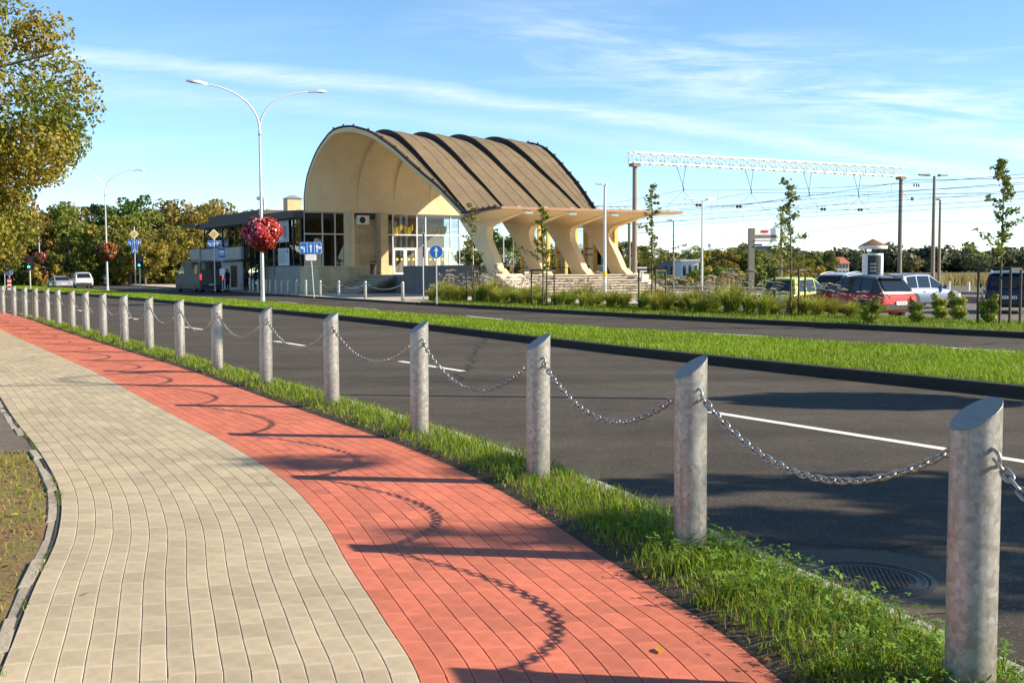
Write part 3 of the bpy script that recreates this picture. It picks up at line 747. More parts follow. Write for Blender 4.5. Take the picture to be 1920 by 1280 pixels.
tag(link('leaf_litter', np_mesh('leaf_litter', V1, F1, BLADE, C1)), 'small dry brown leaves along the edges of the grass', 'leaf litter', kind='stuff')
# single fallen leaves that can be picked out
for i, (px, py, sz, ca, lab) in enumerate(((1237, 1221, .032, (.75, .45, .06), 'yellow fallen leaf lying on the red paving'),
        (28, 962, .03, (.7, .45, .05), 'yellow fallen leaf on the worn lawn left of the footpath'), (84, 967, .03, (.75, .5, .08), 'yellow leaf beside the edging of the footpath'),
        (160, 1115, .03, (.20, .11, .05), 'brown fallen leaf lying on the grey paving'), (293, 912, .028, (.22, .12, .05), 'dark brown twig-like leaf in the middle of the grey paving'),
        (148, 1022, .03, (.16, .10, .06), 'grey-brown leaf on the grey paving near the edging'), (617, 925, .02, (.06, .03, .02), 'small dark leaf on the red paving near the seam'))):
    x, y = gnd(px, py)
    V1, F1, C1 = leafshapes(np.array([[0, 0, 0.0]]), sz, ca, ca, 40 + i, .3); V1[:, 2] = np.clip(V1[:, 2] * .5, .001, .012)
    o = link('fallen_leaf', np_mesh('fallen_leaf', V1, F1, BLADE, C1), None, None, (x, y, .004 if x > -2.2 else -.01))
    tag(o, lab, 'leaf', 'single fallen leaves')

# ---------------------------------------------------------------- bollards and chains along the walk
BR, BH = .084, 1.055
def make_bollard(root, hi_ang, line_ang, R=BR, H=BH, n=28, eyes=(0, 1), smooth=True, slant=.105):
    m = MB(); vs = []; fs = []
    top = [(R * math.cos(2 * PI * j / n), R * math.sin(2 * PI * j / n)) for j in range(n)]
    zt = lambda x, y: H - slant / 2 + slant / 2 * (x * math.cos(hi_ang) + y * math.sin(hi_ang)) / R
    vs += [(x, y, -.1) for x, y in top] + [(x, y, zt(x, y)) for x, y in top]
    fs += [(j, (j + 1) % n, n + (j + 1) % n, n + j) for j in range(n)]
    m.add(vs, fs); m.build('pipe', STEEL, root, True, 60)
    m = MB(); k = .985
    m.add([(x, y, zt(x, y) + .0015) for x, y in top] + [(x * k, y * k, zt(x, y) + .004) for x, y in top],
          [(j, (j + 1) % n, n + (j + 1) % n, n + j) for j in range(n)] + [tuple(range(n, 2 * n))])
    m.build('top_plate', mat('steel_plate', (.30, .29, .27), .55, metal=.3, noise=.12, scale=25), root)
    for e in eyes:
        a = line_ang + PI * e; c, s_ = math.cos(a), math.sin(a)
        pts = []
        for q in range(9):
            th = -PI / 2 + PI * q / 8
            rr = R - .004 + .042 * math.cos(th); zz = .865 + .032 * math.sin(th)
            pts.append((c * rr, s_ * rr, zz))
        MB().tube(pts, .0075, 8).build('chain_eye', STEEL, root, True, 60)
bolls = []
for i, (x, y) in enumerate(BOLL):
    p, q = BOLL[max(i - 1, 0)], BOLL[min(i + 1, len(BOLL) - 1)]
    la = math.atan2(q[1] - p[1], q[0] - p[0])
    if i == 0: lab = 'galvanised bollard standing just right of the frame, nearest of the roadside row'
    elif i == 1: lab = 'nearest galvanised pipe bollard with slanted top at the lower right'
    else: lab = 'galvanised pipe bollard, %s from the camera in the roadside row' % ORD[i]
    r = empty('bollard', (x, y, 0), 0, lab, 'bollard', 'chained bollards along the cycle path')
    make_bollard(r, la - PI / 2, la, n=28 if i < 8 else 16, slant=.105 + random.uniform(-.008, .008))
    r.rotation_euler = (random.uniform(-.008, .008), random.uniform(-.008, .008), 0)
    bolls.append((x, y, la))
# chain link: a rounded oval of round bar
def link_mesh(n_a=5, n_r=6, L=.030, W=.0135, r=.0058):
    pts = []
    for sgn in (1, -1):
        for q in range(n_a):
            th = -PI / 2 + PI * q / (n_a - 1)
            pts.append((sgn * (L - W + W * math.cos(th)), sgn * W * math.sin(th), 0))
    return MB().tube(pts, r, n_r, close=True).mesh('chain_link', True)
M_CHAIN = mat('chain_steel', (.38, .36, .33), .38, metal=.8, noise=.2, scale=60)
LINK = link_mesh(); LINK.materials.append(M_CHAIN)
LV = np.array([v.co[:] for v in LINK.vertices]); LF = np.array([tuple(p.vertices) for p in LINK.polygons])
lo = link_mesh(3, 4); LVl = np.array([v.co[:] for v in lo.vertices]); LFl = np.array([tuple(p.vertices) for p in lo.polygons])
def catenary(a, b, sag, pitch):
    """points every `pitch` along a hanging curve from a to b"""
    t = np.linspace(0, 1, 400); P = a[None] * (1 - t)[:, None] + b[None] * t[:, None]
    P[:, 2] -= sag * 4 * t * (1 - t)
    s_ = np.concatenate([[0], np.cumsum(np.linalg.norm(np.diff(P, axis=0), axis=1))])
    n = max(3, int(round(s_[-1] / pitch))); u = (np.arange(n) + .5) * s_[-1] / n
    pos = np.stack([np.interp(u, s_, P[:, k]) for k in range(3)], 1)
    e = .01; tg = np.stack([np.interp(u + e, s_, P[:, k]) - np.interp(u - e, s_, P[:, k]) for k in range(3)], 1)
    return pos, tg / np.linalg.norm(tg, axis=1)[:, None]
def chain(a, b, sag, label, group, single, pitch=.0485, V0=None, F0=None, scale=1.0):
    pos, tg = catenary(np.array(a, float), np.array(b, float), sag, pitch)
    c = pos[len(pos) // 2]
    root = empty('chain', tuple(c), 0, label, 'chain', group)
    mats = []
    for i in range(len(pos)):
        x = Vector(tg[i]); side = x.cross(Vector((0, 0, 1))).normalized(); up = side.cross(x)
        th = (PI / 4 if i % 2 else -PI / 4) + random.uniform(-.25, .25)
        y = side * math.cos(th) + up * math.sin(th); z = x.cross(y)
        M = Matrix((x, y, z)).transposed()
        mats.append(M)
    if single:
        for i, M in enumerate(mats):
            o = bpy.data.objects.new('chain_link', LINK); COL.objects.link(o); o.parent = root
            o.matrix_basis = Matrix.Translation(Vector(pos[i] - c)) @ M.to_4x4()
    else:
        V = np.concatenate([(V0 * scale) @ np.array(M).T + (pos[i] - c) for i, M in enumerate(mats)])
        Fa = np.concatenate([F0 + i * len(V0) for i in range(len(mats))])
        o = link('chain_links', np_mesh('chain_links', V, Fa, M_CHAIN, smooth=True), None, root); o['kind'] = 'stuff'
for i in range(len(bolls) - 1):
    (x0, y0, a0), (x1, y1, a1) = bolls[i], bolls[i + 1]
    d = np.array([x1 - x0, y1 - y0]); d /= np.linalg.norm(d); e = BR + .026
    lab = 'sagging steel chain between the %s and %s bollard from the camera' % (ORD[i] if i else 'off-frame', ORD[i + 1])
    chain((x0 + d[0] * e, y0 + d[1] * e, .862), (x1 - d[0] * e, y1 - d[1] * e, .862), .285 + random.uniform(-.045, .035), lab, 'chains between the roadside bollards', i < 6,
          V0=LV if i < 9 else LVl, F0=LF if i < 9 else LFl)

# ---------------------------------------------------------------- manhole in the road
mx_, my_ = gnd(1622, 1085, -.1)
mh = empty('manhole_cover', (mx_, my_, -.1), .5, 'round cast iron manhole cover in the road by the kerb', 'manhole')
def ringmesh(prof, n=64): return MB().lathe(prof, n)
ringmesh([(.35, -.02), (.352, .006), (.335, .011), (.322, .010), (.318, .004), (.315, -.02)], 64).build('frame', M_IRON, mh, True, 30)
ringmesh([(.31, -.02), (.31, .007), (.296, .009), (.288, .004), (.27, .004), (.262, .008), (.25, .008), (.246, .003), (.0, .003)], 64).build('cover', M_IRON, mh, True, 30)
m = MB()
for i in range(-8, 9):
    for j in range(-12, 13):
        x, y = i * .032 + (.016 if j % 2 else 0), j * .0195
        if x * x + y * y < .232 ** 2: m.box((x, y, .0055), (.021, .011, .006))
tag(m.build('tread_studs', M_IRON, mh), kind='stuff')
# repaired asphalt ring round the manhole
m_patch = mat('patch_asphalt', (.078, .062, .046), .9, noise=.3, scale=20, bump=.4, bscale=120)
me = MB().lathe([(.60, 0), (.352, .0015)], 40).mesh('patch'); 
link('asphalt_patch', MB().add([(.62 * math.cos(t * PI / 18) * random.uniform(.93, 1.07), .62 * math.sin(t * PI / 18) * random.uniform(.93, 1.07), 0) for t in range(36)], [tuple(range(36))]).mesh('asphalt_patch'), m_patch, road, (mx_, my_, -.0965))

# ---------------------------------------------------------------- double street lamps of the central reservation
def lamp(x, y, rz, label, group, hfork=8.2, detail=True):
    r = empty('street_lamp', (x, y, .02), rz, label, 'street lamp', group)
    n = 12 if detail else 7
    MB().tube([(0, 0, 0), (0, 0, 1.2), (0, 0, 4), (0, 0, hfork)], [.10, .095, .075, .05], n).build('pole', M_POLE, r, True)
    MB().lathe([(.17, 0), (.17, .03), (.11, .05), (.105, .25), (.1, .26)], n).build('base_collar', M_POLE, r, True, 40)
    MB().lathe([(.06, 0), (.075, .02), (.075, .2), (.06, .22)], n, (0, 0, hfork - .2)).build('fork_collar', M_ALU, r, True, 40)
    for sg in (1, -1):
        pts = []
        for q in range(13):
            t = q / 12; th = t * PI / 2
            pts.append((sg * 2.6 * (1 - math.cos(th)) , 0, hfork + 1.95 * math.sin(th) ** .9 + .10 * t))
        MB().tube(pts, [.045 - .015 * q / 12 for q in range(13)], n).build('arm', M_POLE, r, True)
        ex, ez = pts[-1][0], pts[-1][2]
        m = MB(); s_ = sg
        prof = [(-.12, .05, .05), (0, .075, .07), (.25, .15, .10), (.55, .17, .09), (.78, .12, .05), (.83, .06, .03)]
        rings = [[(ex + s_ * a, -w, ez + .09 * a - .01), (ex + s_ * a, -w * .7, ez + .09 * a + hh), (ex + s_ * a, w * .7, ez + .09 * a + hh), (ex + s_ * a, w, ez + .09 * a - .01)] for a, w, hh in prof]
        vs = [p for g_ in rings for p in g_]; fs = [(i * 4 + j, i * 4 + (j + 1) % 4, i * 4 + 4 + (j + 1) % 4, i * 4 + 4 + j) for i in range(len(prof) - 1) for j in range(4)]
        m.add(vs, fs + [(3, 2, 1, 0), tuple(len(vs) - 4 + j for j in range(4))])
        hd = m.build('lamp_head', M_ALU, r, True, 50)
        MB().box((ex + s_ * .42, 0, ez + .015), (.42, .2, .02)).build('lens', M_SIGNWHITE, hd)
    return r
ARM = math.atan2(.5, .87)
lamps = [(10.5, 12.6, 'double street lamp standing right of the frame on the central grass strip'),
         (-12.06, 54.28, 'tall double-armed street lamp in front of the station on the central grass'),
         (-34.6, 96.0, 'second double street lamp along the central grass, with smaller flower ball'),
         (-58.0, 138.0, 'third double street lamp along the central grass, half behind the overhanging tree'),
         (-112.0, 280.0, 'farthest double street lamp above the crossing')]
for i, (x, y, lab) in enumerate(lamps): lamp(x, y, ARM, lab, 'double street lamps on the central strip', detail=i < 3)

def flower_ball(x, y, zc, R, label, seed, nfl=650, nlf=2600):
    r = np.random.default_rng(seed)
    root = empty('flower_basket', (x, y, zc), 0, label, 'flower basket', 'flower balls on the street lamps')
    MB().lathe([(.12, -.55), (.5, -.45), (.62, -.1), (.6, .0), (.12, .02)], 18).build('planter', M_BLACK, root)
    def surf(n, lo, hi):
        u = r.normal(size=(n, 3)); u /= np.linalg.norm(u, axis=1)[:, None]
        k = r.uniform(lo, hi, n) * (1 + .07 * np.sin(u[:, 0] * 7 + u[:, 2] * 5) + .05 * np.sin(u[:, 1] * 9))
        zz = u[:, 2]; wid = np.where(zz > 0, 1.0, 1 - .33 * (-zz) ** 1.2)
        p = u * k[:, None] * R; p[:, 0] *= wid; p[:, 1] *= wid; p[:, 2] *= .92
        p[:, 2] -= .12 * R * np.exp(-((p[:, 0] ** 2 + p[:, 1] ** 2) / (R * .3) ** 2)) * (zz > 0)
        return p, u
    p, u = surf(nlf, .78, .99)
    V1, F1, C1 = leafcards(p, u, .095, (.03, .06, .012), (.08, .13, .025), r, .5)
    link('foliage', np_mesh('foliage', V1, F1, LEAF, C1), None, root)
    p, u = surf(nfl, .94, 1.05)
    pink = np.clip(.5 - p[:, 0] / R * .75 + p[:, 2] / R * .35 + r.normal(0, .22, nfl), 0, 1)[:, None] > .5
    c = np.where(pink, np.array([[.58, .07, .15]]), np.array([[.55, .018, .012]])) * r.uniform(.75, 1.2, (nfl, 1))
    wh = r.random(nfl) < .12; c[wh] = (.85, .55, .55)
    n = nfl; V = np.zeros((n, 7, 3)); sz = r.uniform(.045, .075, n)
    t = np.cross(u, np.array([[.3, .2, .93]])); t /= np.linalg.norm(t, axis=1)[:, None]; b = np.cross(u, t)
    V[:, 0] = p + u * .015
    for k in range(6):
        a = k * PI / 3; V[:, k + 1] = p + (t * math.cos(a) + b * math.sin(a)) * sz[:, None] + u * .02 * (k % 2)
    Fq = np.concatenate([(np.arange(n) * 7)[:, None] + np.array([[0, k + 1, (k + 1) % 6 + 1]]) for k in range(6)])
    tag(link('blossoms', np_mesh('blossoms', V.reshape(-1, 3), Fq, LEAF, np.repeat(c, 7, 0)), None, root), kind='stuff')

def leafcards(p, u, size, colA, colB, r, flat=.8, colmix=None):
    """rhombic leaves at p facing roughly along u"""
    n = len(p)
    nn = u + r.normal(0, flat, (n, 3)); nn /= np.linalg.norm(nn, axis=1)[:, None]
    t = np.cross(nn, r.normal(size=(n, 3))); t /= np.linalg.norm(t, axis=1)[:, None]; b = np.cross(nn, t)
    s_ = (size * r.uniform(.6, 1.35, n))[:, None]
    V = np.stack([p - t * s_, p + b * s_ * .62 + nn * s_ * .12, p + t * s_, p - b * s_ * .62 + nn * s_ * .12], 1)
    m_ = r.random((n, 1)) if colmix is None else np.clip(colmix + r.normal(0, .18, (n, 1)), 0, 1)
    c = (np.array(colA) * (1 - m_) + np.array(colB) * m_) * r.uniform(.7, 1.3, (n, 1))
    return V.reshape(-1, 3), (np.arange(n) * 4)[:, None] + np.arange(4)[None], np.repeat(c, 4, 0)
for i, (x, y, lab) in enumerate(lamps):
    flower_ball(x, y, 3.32, (.92, .9, .9, .9, .9)[i], ('red and pink flower ball on the off-frame lamp', 'large ball of red and pink flowers on the lamp before the station', 'ball of red flowers on the second lamp from the station',
        'small red flower ball on the third lamp beside the overhanging tree', 'tiny red flower ball on the farthest lamp')[i], 60 + i, (500, 1500, 420, 260, 140)[i], (3000, 7000, 2600, 1400, 700)[i])

# ---------------------------------------------------------------- traffic signs
def poly_on(parent, name, polys, y, z0, m, sx=1.0, th=.004):
    """flat shapes on a sign face that looks along -y; polys given in metres on the face"""
    mb = MB()
    for P in polys: mb.prism(P, lambda a, b: (a * sx, y, z0 + b), lambda a, b: (a * sx, y - th, z0 + b))
    return mb.build(name, m, parent)
def disc(r, n=32): return [(r * math.cos(2 * PI * k / n), r * math.sin(2 * PI * k / n)) for k in range(n)]
def rrect(w, h, r=.05, n=4):
    out = []
    for cx, cy, a0 in ((w / 2 - r, h / 2 - r, 0), (-w / 2 + r, h / 2 - r, PI / 2), (-w / 2 + r, -h / 2 + r, PI), (w / 2 - r, -h / 2 + r, 1.5 * PI)):
        for k in range(n + 1): a = a0 + PI / 2 * k / n; out.append((cx + r * math.cos(a), cy + r * math.sin(a)))
    return out
def up_arrow(x, h, w=.07, hw=.17, hh=.2, y0=0): return [(x - w / 2, y0), (x + w / 2, y0), (x + w / 2, y0 + h - hh), (x + hw / 2, y0 + h - hh), (x, y0 + h), (x - hw / 2, y0 + h - hh), (x - w / 2, y0 + h - hh)]
def bent_arrow(x, sg, h, w=.065): # stem then a horizontal head
    k = sg
    return [[(x - w / 2 + k * .03, 0), (x + w / 2 + k * .03, 0), (x + w / 2 + k * .03, h * .62), (x - w / 2 + k * .03, h * .62)],
            [(x + k * .03, h * .45), (x + k * .03, h * .62 + .0), (x - k * .06, h * .62), (x - k * .06, h * .45)],
            [(x - k * .06, h * .35), (x - k * .06, h * .75), (x - k * .2, h * .55)]]
def sign_post(x, y, h, rz, label, r=.03, lean=0.0):
    t = empty('traffic_sign', (x, y, 0), rz, label, 'traffic sign')
    MB().tube([(0, .05, 0), (lean, .05, h)], r, 10).build('post', M_POLE, t, True)
    return t
def panel(t, shape, zc, m, border=True, name='sign_panel', k=.94, dx=0.0, back=True):
    p = MB().prism(shape, lambda a, b: (a + dx, 0, zc + b), lambda a, b: (a + dx, .012, zc + b)).build(name, M_SIGNWHITE if border else m, t)
    if border: poly_on(p, 'sign_face', [[(a * k + dx, b * k) for a, b in shape]], -.001, zc, m)
    MB().prism([(a * .97, b * .97) for a, b in shape], lambda a, b: (a + dx, .013, zc + b), lambda a, b: (a + dx, .018, zc + b)).build('sign_back', M_SIGNBACK, p)
    return p
def lane_sign(t, zc, w=1.22, h=.66):
    p = panel(t, rrect(w, h, .07), zc, M_BLUE, k=.96)
    poly_on(p, 'divider', [[(sx * w / 6 - .012, -h * .42), (sx * w / 6 + .012, -h * .42), (sx * w / 6 + .012, h * .42), (sx * w / 6 - .012, h * .42)] for sx in (-1, 1)], -.006, zc, M_SIGNWHITE)
    y0 = zc - h * .36
    poly_on(p, 'arrow', bent_arrow(-w / 3, 1, h * .72), -.006, y0, M_SIGNWHITE)
    poly_on(p, 'arrow', [up_arrow(0, h * .74)], -.006, y0, M_SIGNWHITE)
    q = [(up_arrow(w / 3 - .05, h * .74))] + bent_arrow(w / 3 + .02, -1, h * .72)[1:]
    poly_on(p, 'arrow', q, -.006, y0, M_SIGNWHITE)
t = sign_post(-11.45, 64.9, 3.1, .12, 'blue three-lane direction sign with white plate by the forecourt bollards', lean=-.18)
lane_sign(t, 2.86)
for ch in list(t.children):
    if ch.name.startswith('sign_panel'): ch.location.x = -.14
pl = panel(t, rrect(.62, .34, .03), 2.32, M_SIGNWHITE, border=False, name='plate', dx=-.14)
poly_on(pl, 'print', [[(a - .14, b) for a, b in rr] for rr in ([(-.22, .05), (.2, .05), (.2, .085), (-.22, .085)], [(-.18, -.06), (.16, -.06), (.16, -.03), (-.18, -.03)])], -.001, 2.32, mat('faded_print', (.55, .58, .62), .6))
t = sign_post(-3.42, 51.0, 2.7, .05, 'round blue sign with white upward arrow in front of the entrance')
p = panel(t, disc(.31), 2.38, M_BLUE, k=.93); poly_on(p, 'arrow', [up_arrow(0, .46, .075, .2, .2, -.24)], -.006, 2.38, M_SIGNWHITE)
t = sign_post(-4.68, 60.0, 3.55, PI / 2 + .2, 'pair of signs seen edge-on on a thin post before the entrance')
for zc in (3.22, 2.55): panel(t, rrect(.62, .62, .05), zc, M_BLUE)
# signs at the crossing on the left
t = sign_post(-36.9, 110, 6.0, .1, 'priority diamond over lane arrows and crossing sign beside the traffic light', r=.05)
p = panel(t, [(0, .45), (-.45, 0), (0, -.45), (.45, 0)], 5.25, M_SIGNWHITE, k=.9); poly_on(p, 'yellow_field', [[(0, .3), (-.3, 0), (0, -.3), (.3, 0)]], -.006, 5.25, M_YELLOW)
lane_sign(t, 4.42, 1.25, .62)
def crossing(t, zc, sz=.62):
    p = panel(t, rrect(sz, sz, .05), zc, M_BLUE); k = sz / .62
    poly_on(p, 'triangle', [[(-.22 * k, -.19 * k), (.22 * k, -.19 * k), (0, .2 * k)]], -.006, zc, M_SIGNWHITE)
    poly_on(p, 'walker', [[(-.03 * k, -.15 * k), (.02 * k, -.15 * k), (.05 * k, .05 * k), (-.02 * k, .08 * k)], [(-.09 * k, -.15 * k), (-.06 * k, -.15 * k), (.0, -.04 * k), (-.03 * k, -.02 * k)]], -.011, zc, M_BLACK)
crossing(t, 3.72)
t = sign_post(-45.2, 100, 4.2, .1, 'pedestrian crossing sign left of the flower-ball lamps')
crossing(t, 3.75, .66)
t = sign_post(-43.0, 96, 1.9, .1, 'round blue keep-right sign above a striped post at the crossing')
p = panel(t, disc(.33), 1.62, M_BLUE, k=.93)
a_ = math.radians(-135); poly_on(p, 'arrow', [[(x * math.cos(a_) - y * math.sin(a_), x * math.sin(a_) + y * math.cos(a_)) for x, y in up_arrow(0, .46, .08, .2, .2, -.24)]], -.006, 1.62, M_SIGNWHITE)
for k in range(6): MB().box((.0, -.03, .16 + k * .17), (.3, .05, .17)).build('stripe', M_RED if k % 2 else M_SIGNWHITE, t)
t = sign_post(-47.4, 150, 3.2, .1, 'blue parking sign beside the car park behind the crossing')
p = panel(t, rrect(.9, .9, .06), 2.6, M_BLUE)
poly_on(p, 'letter', [[(-.16, -.3), (-.06, -.3), (-.06, .3), (-.16, .3)], [(-.06, .22), (.14, .22), (.14, .3), (-.06, .3)], [(-.06, -.04), (.14, -.04), (.14, .04), (-.06, .04)], [(.14, -.02), (.22, .04), (.22, .22), (.14, .28)]], -.006, 2.6, M_SIGNWHITE)
panel(t, rrect(.8, .4, .03), 1.85, M_SIGNWHITE, border=False, name='plate')
t = sign_post(-24.2, 88, 4.6, .1, 'priority diamond over lane sign half hidden behind the large flower ball', r=.05)
p = panel(t, [(0, .42), (-.42, 0), (0, -.42), (.42, 0)], 4.45, M_SIGNWHITE, k=.9); poly_on(p, 'yellow_field', [[(0, .28), (-.28, 0), (0, -.28), (.28, 0)]], -.006, 4.45, M_YELLOW)
lane_sign(t, 3.72, 1.0, .5)
for ch in list(t.children): ch.location.x += .9 if not ch.name.startswith('post') else .9
t = sign_post(-22.7, 88, 3.5, .1, 'blue bus stop sign beside the shelter')
p = panel(t, rrect(.55, .8, .04), 3.0, M_BLUE); poly_on(p, 'bus_pictogram', [rrect(.4, .26, .04), [(-.18, -.27), (.18, -.27), (.18, -.21), (-.18, -.21)]], -.006, 3.08, M_SIGNWHITE)
panel(t, rrect(.4, .55, .02), 1.5, M_SIGNWHITE, border=False, name='timetable')

def traffic_light(x, y, h, label):
    t = empty('traffic_light', (x, y, 0), .1, label, 'traffic light', 'traffic lights at the crossing')
    MB().tube([(0, .15, 0), (0, .15, h)], .06, 10).build('post', M_POLE, t, True)
    MB().box((0, 0, h - .55), (.34, .24, 1.05)).build('housing', M_BLACK, t)
    MB().box((0, .1, h - .55), (.75, .03, 1.25)).build('backboard', M_BLACK, t)
    for k, (c, e) in enumerate((((.10, .01, .01), 0), ((.12, .07, .01), 0), ((.05, .8, .45), 2.2))):
        MB().prism(disc(.115, 16), lambda a, b: (a, -.122, h - .22 - .33 * k + b), lambda a, b: (a, -.15, h - .22 - .33 * k + b)).build('lens', mat('signal_%d' % k, c, .4, emit=c if e else None, emit_s=e), t)
        MB().tube([(-.13, -.12, h - .2 - .33 * k), (-.09, -.28, h - .12 - .33 * k), (0, -.3, h - .09 - .33 * k), (.09, -.28, h - .12 - .33 * k), (.13, -.12, h - .2 - .33 * k)], .012, 5).build('visor', M_BLACK, t)
traffic_light(-36.3, 109.5, 3.1, 'traffic light showing green under the crossing sign')
traffic_light(-43.4, 101, 2.95, 'traffic light showing green left of the dark red van')

# ---------------------------------------------------------------- the station: wave-shaped shell roof, canopy on slanted frames, entrance, low wing
BA = math.radians(31)
BO = Vector((-.776, 67.0, 0))
def bw(s_, t_, z=0.0):   # building coordinates (along the axis, towards the road, up) to world
    return Vector((BO.x + s_ * math.cos(BA) + t_ * math.sin(BA), BO.y + s_ * math.sin(BA) - t_ * math.cos(BA), z))
st = empty('station_building', BO, BA, 'concrete station hall with brown wave-shaped shell roof and slanted canopy legs', 'building')
RIBS = [0.0, 3.02, 6.04, 9.06]
PR = [(-21.3, 5.92), (-21.3, 6.5), (-21.3, 7.0), (-20.85, 8.38), (-20.28, 9.2), (-19.62, 9.92), (-18.7, 10.58), (-17.86, 11.08), (-16.93, 11.2), (-15.8, 11.16), (-14.6, 10.9),
      (-13.4, 10.52), (-11.3, 9.52), (-9.1, 8.27), (-6.9, 7.02), (-5.3, 6.05), (-3.5, 4.98)]
PRs = spline(PR, .02)
_sl = np.concatenate([[0], np.cumsum(np.linalg.norm(np.diff(PRs, axis=0), axis=1))])
NU = 44
uu = np.linspace(0, _sl[-1], NU)
PT, PZ = np.interp(uu, _sl, PRs[:, 0]), np.interp(uu, _sl, PRs[:, 1])
_tt, _tz = np.gradient(PT), np.gradient(PZ); _n = np.hypot(_tt, _tz)
NT, NZ = -_tz / _n, _tt / _n                 # outward normal of the profile (up and towards the back wall)
AMP = np.interp(PT, [-21.3, -20.8, -19.5, -17, -14, -9, -3.5], [0, .05, .25, .38, .36, .20, .07]); AMP = np.where(PT < -16.5, np.interp(PZ, [7.0, 8.0, 9.2, 10.5, 11.2], [0, .14, .27, .35, .38]), AMP)
SF = np.interp(PT, [-21.3, -20.5, -19.8, -18.8, -17.9, -16.9, -15.8, -13.6, -11.2, -8.1, -6.5, -4.4, -3.5], [-4.1, -3.85, -3.7, -3.5, -3.25, -3.0, -2.7, -2.1, -1.55, -1.05, -.68, -.5, -.45])
SB = np.interp(PT, [-21.3, -16.5, -13.8, -11, -8, -5.5, -3.5], [12.6, 12.2, 12.0, 11.5, 11.0, 10.4, 9.9])
def shell_cols():
    """per column: (s(u), displacement factor)"""
    cols = []
    for b in range(5):
        lo = RIBS[b - 1] if b > 0 else None; hi = RIBS[b] if b < 4 else None
        for k in range(NB):
            f = k / (NB - 1)
            if b == 0: s_ = SF + (0 - .03 - SF) * f; fr = (s_ + 3.02) / 3.02
            elif b == 4: s_ = lo + .0 + (SB - lo) * f; fr = np.clip((s_ - lo) / 3.02, 0, 1.1)
            else: s_ = np.full(NU, lo + (3.02 - .03) * f); fr = (s_ - lo) / 3.02
            cols.append((s_, 1 - fr))
    return cols
NB = 10
COLS = shell_cols()
def shell_surface(name, inset, m_, flip):
    V = np.zeros((len(COLS), NU, 3))
    for k, (s_, d) in enumerate(COLS):
        fr_ = np.clip(1 - d, 0, 1); r_ = AMP * (1 - fr_ ** 1.7 if inset == 0 else .8 * fr_ ** 2.4) - inset
        if inset and k < NB: r_ = AMP * (1 - fr_ ** 1.7) - .27 + .5 * AMP * fr_ ** 2.4
        V[k, :, 0] = s_; V[k, :, 1] = -(PT + NT * r_); V[k, :, 2] = PZ + NZ * r_
        if inset: V[k, :, 2] = np.maximum(V[k, :, 2], 5.92 if False else 4.7)
    F_ = []
    for k in range(len(COLS) - 1):
        for j in range(NU - 1):
            q = (k * NU + j, (k + 1) * NU + j, (k + 1) * NU + j + 1, k * NU + j + 1)
            F_.append(q[::-1] if flip else q)
    me = np_mesh(name, V.reshape(-1, 3), np.array(F_), m_, smooth=True)
    me.set_sharp_from_angle(angle=math.radians(28))
    return link(name, me, None, st), V
roof_o, VO_ = shell_surface('roof_shell', 0.0, M_ROOF, False)
lin_o, VI_ = shell_surface('vault_lining', .32, M_CREAM, True)
def strip(name, A, B, m_, parent=st):
    n = len(A); V = np.concatenate([A, B]); F_ = np.array([(i, i + 1, n + i + 1, n + i) for i in range(n - 1)])
    return link(name, np_mesh(name, V, F_, m_), None, parent)
strip('front_fascia', VO_[0], VI_[0], M_CREAM)
strip('back_fascia', VI_[-1], VO_[-1], M_CREAM)
strip('eave_fascia', VI_[:, -1], VO_[:, -1], M_EDGE_RIBSHADE)
strip('wall_base', VO_[:, 0], VI_[:, 0], M_CREAM)
# dark gutter edges along both ends, with their small brackets
def edge_beam(E, name, ds):
    pts = [Vector(p) + Vector((ds, 0, 0)) + Vector((0, -NT[j], NZ[j])) * .10 for j, p in enumerate(E)]
    e = MB().tube([p for p in pts], .085, 6).build(name, M_EDGE_RIBSHADE, st, True)
    acc = 0; last = pts[0]
    for j in range(1, len(pts)):
        acc += (pts[j] - last).length; last = pts[j]
        if acc > 1.15 and j > 12:
            acc = 0; n_ = Vector((0, -NT[j], NZ[j]))
            MB().box(pts[j] + n_ * .12, (.1, .12, .12)).build('bracket', M_EDGE_RIBSHADE, e)
edge_beam(VO_[0], 'front_gutter', .05)
edge_beam(VO_[-1], 'back_gutter', -.05)
# rib upstand before every wave; shade on its step face painted in dark
for b in range(4):
    k = (b + 1) * NB
    A = VO_[k - 1].copy(); B = VO_[k].copy()
    m = MB(); vs = []; fs = []
    for j in range(NU):
        n_ = np.array([0, -NT[j], NZ[j]]); w_ = AMP[j] / .42
        p0 = A[j] - n_ * .03 + np.array([-.035, 0, 0]); p1 = B[j] + n_ * (.02 + .04 * w_) + np.array([-.065, 0, 0]); p2 = p1 + np.array([.06 + .10 * w_, 0, 0]); p3 = B[j] + np.array([.12 + .10 * w_, 0, 0]) - n_ * .03
        vs += [p0, p1, p2, p3]
    for j in range(6, NU - 1):
        for q in range(3): fs.append((j * 4 + q, j * 4 + q + 1, j * 4 + 5 + q, j * 4 + 4 + q))
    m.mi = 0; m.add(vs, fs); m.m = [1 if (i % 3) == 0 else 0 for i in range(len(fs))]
    m.build('roof_rib', [M_ROOF, M_EDGE_RIBSHADE], st)
# faint seams of the roofing felt
for b in range(5):
    for f in (3, 6):
        k = b * NB + f
        pts = [VO_[k][j] + np.array([0, -NT[j], NZ[j]]) * .012 for j in range(14, NU)]
        MB().tube(pts, .010, 4).build('felt_seam', M_ROOF, roof_o)

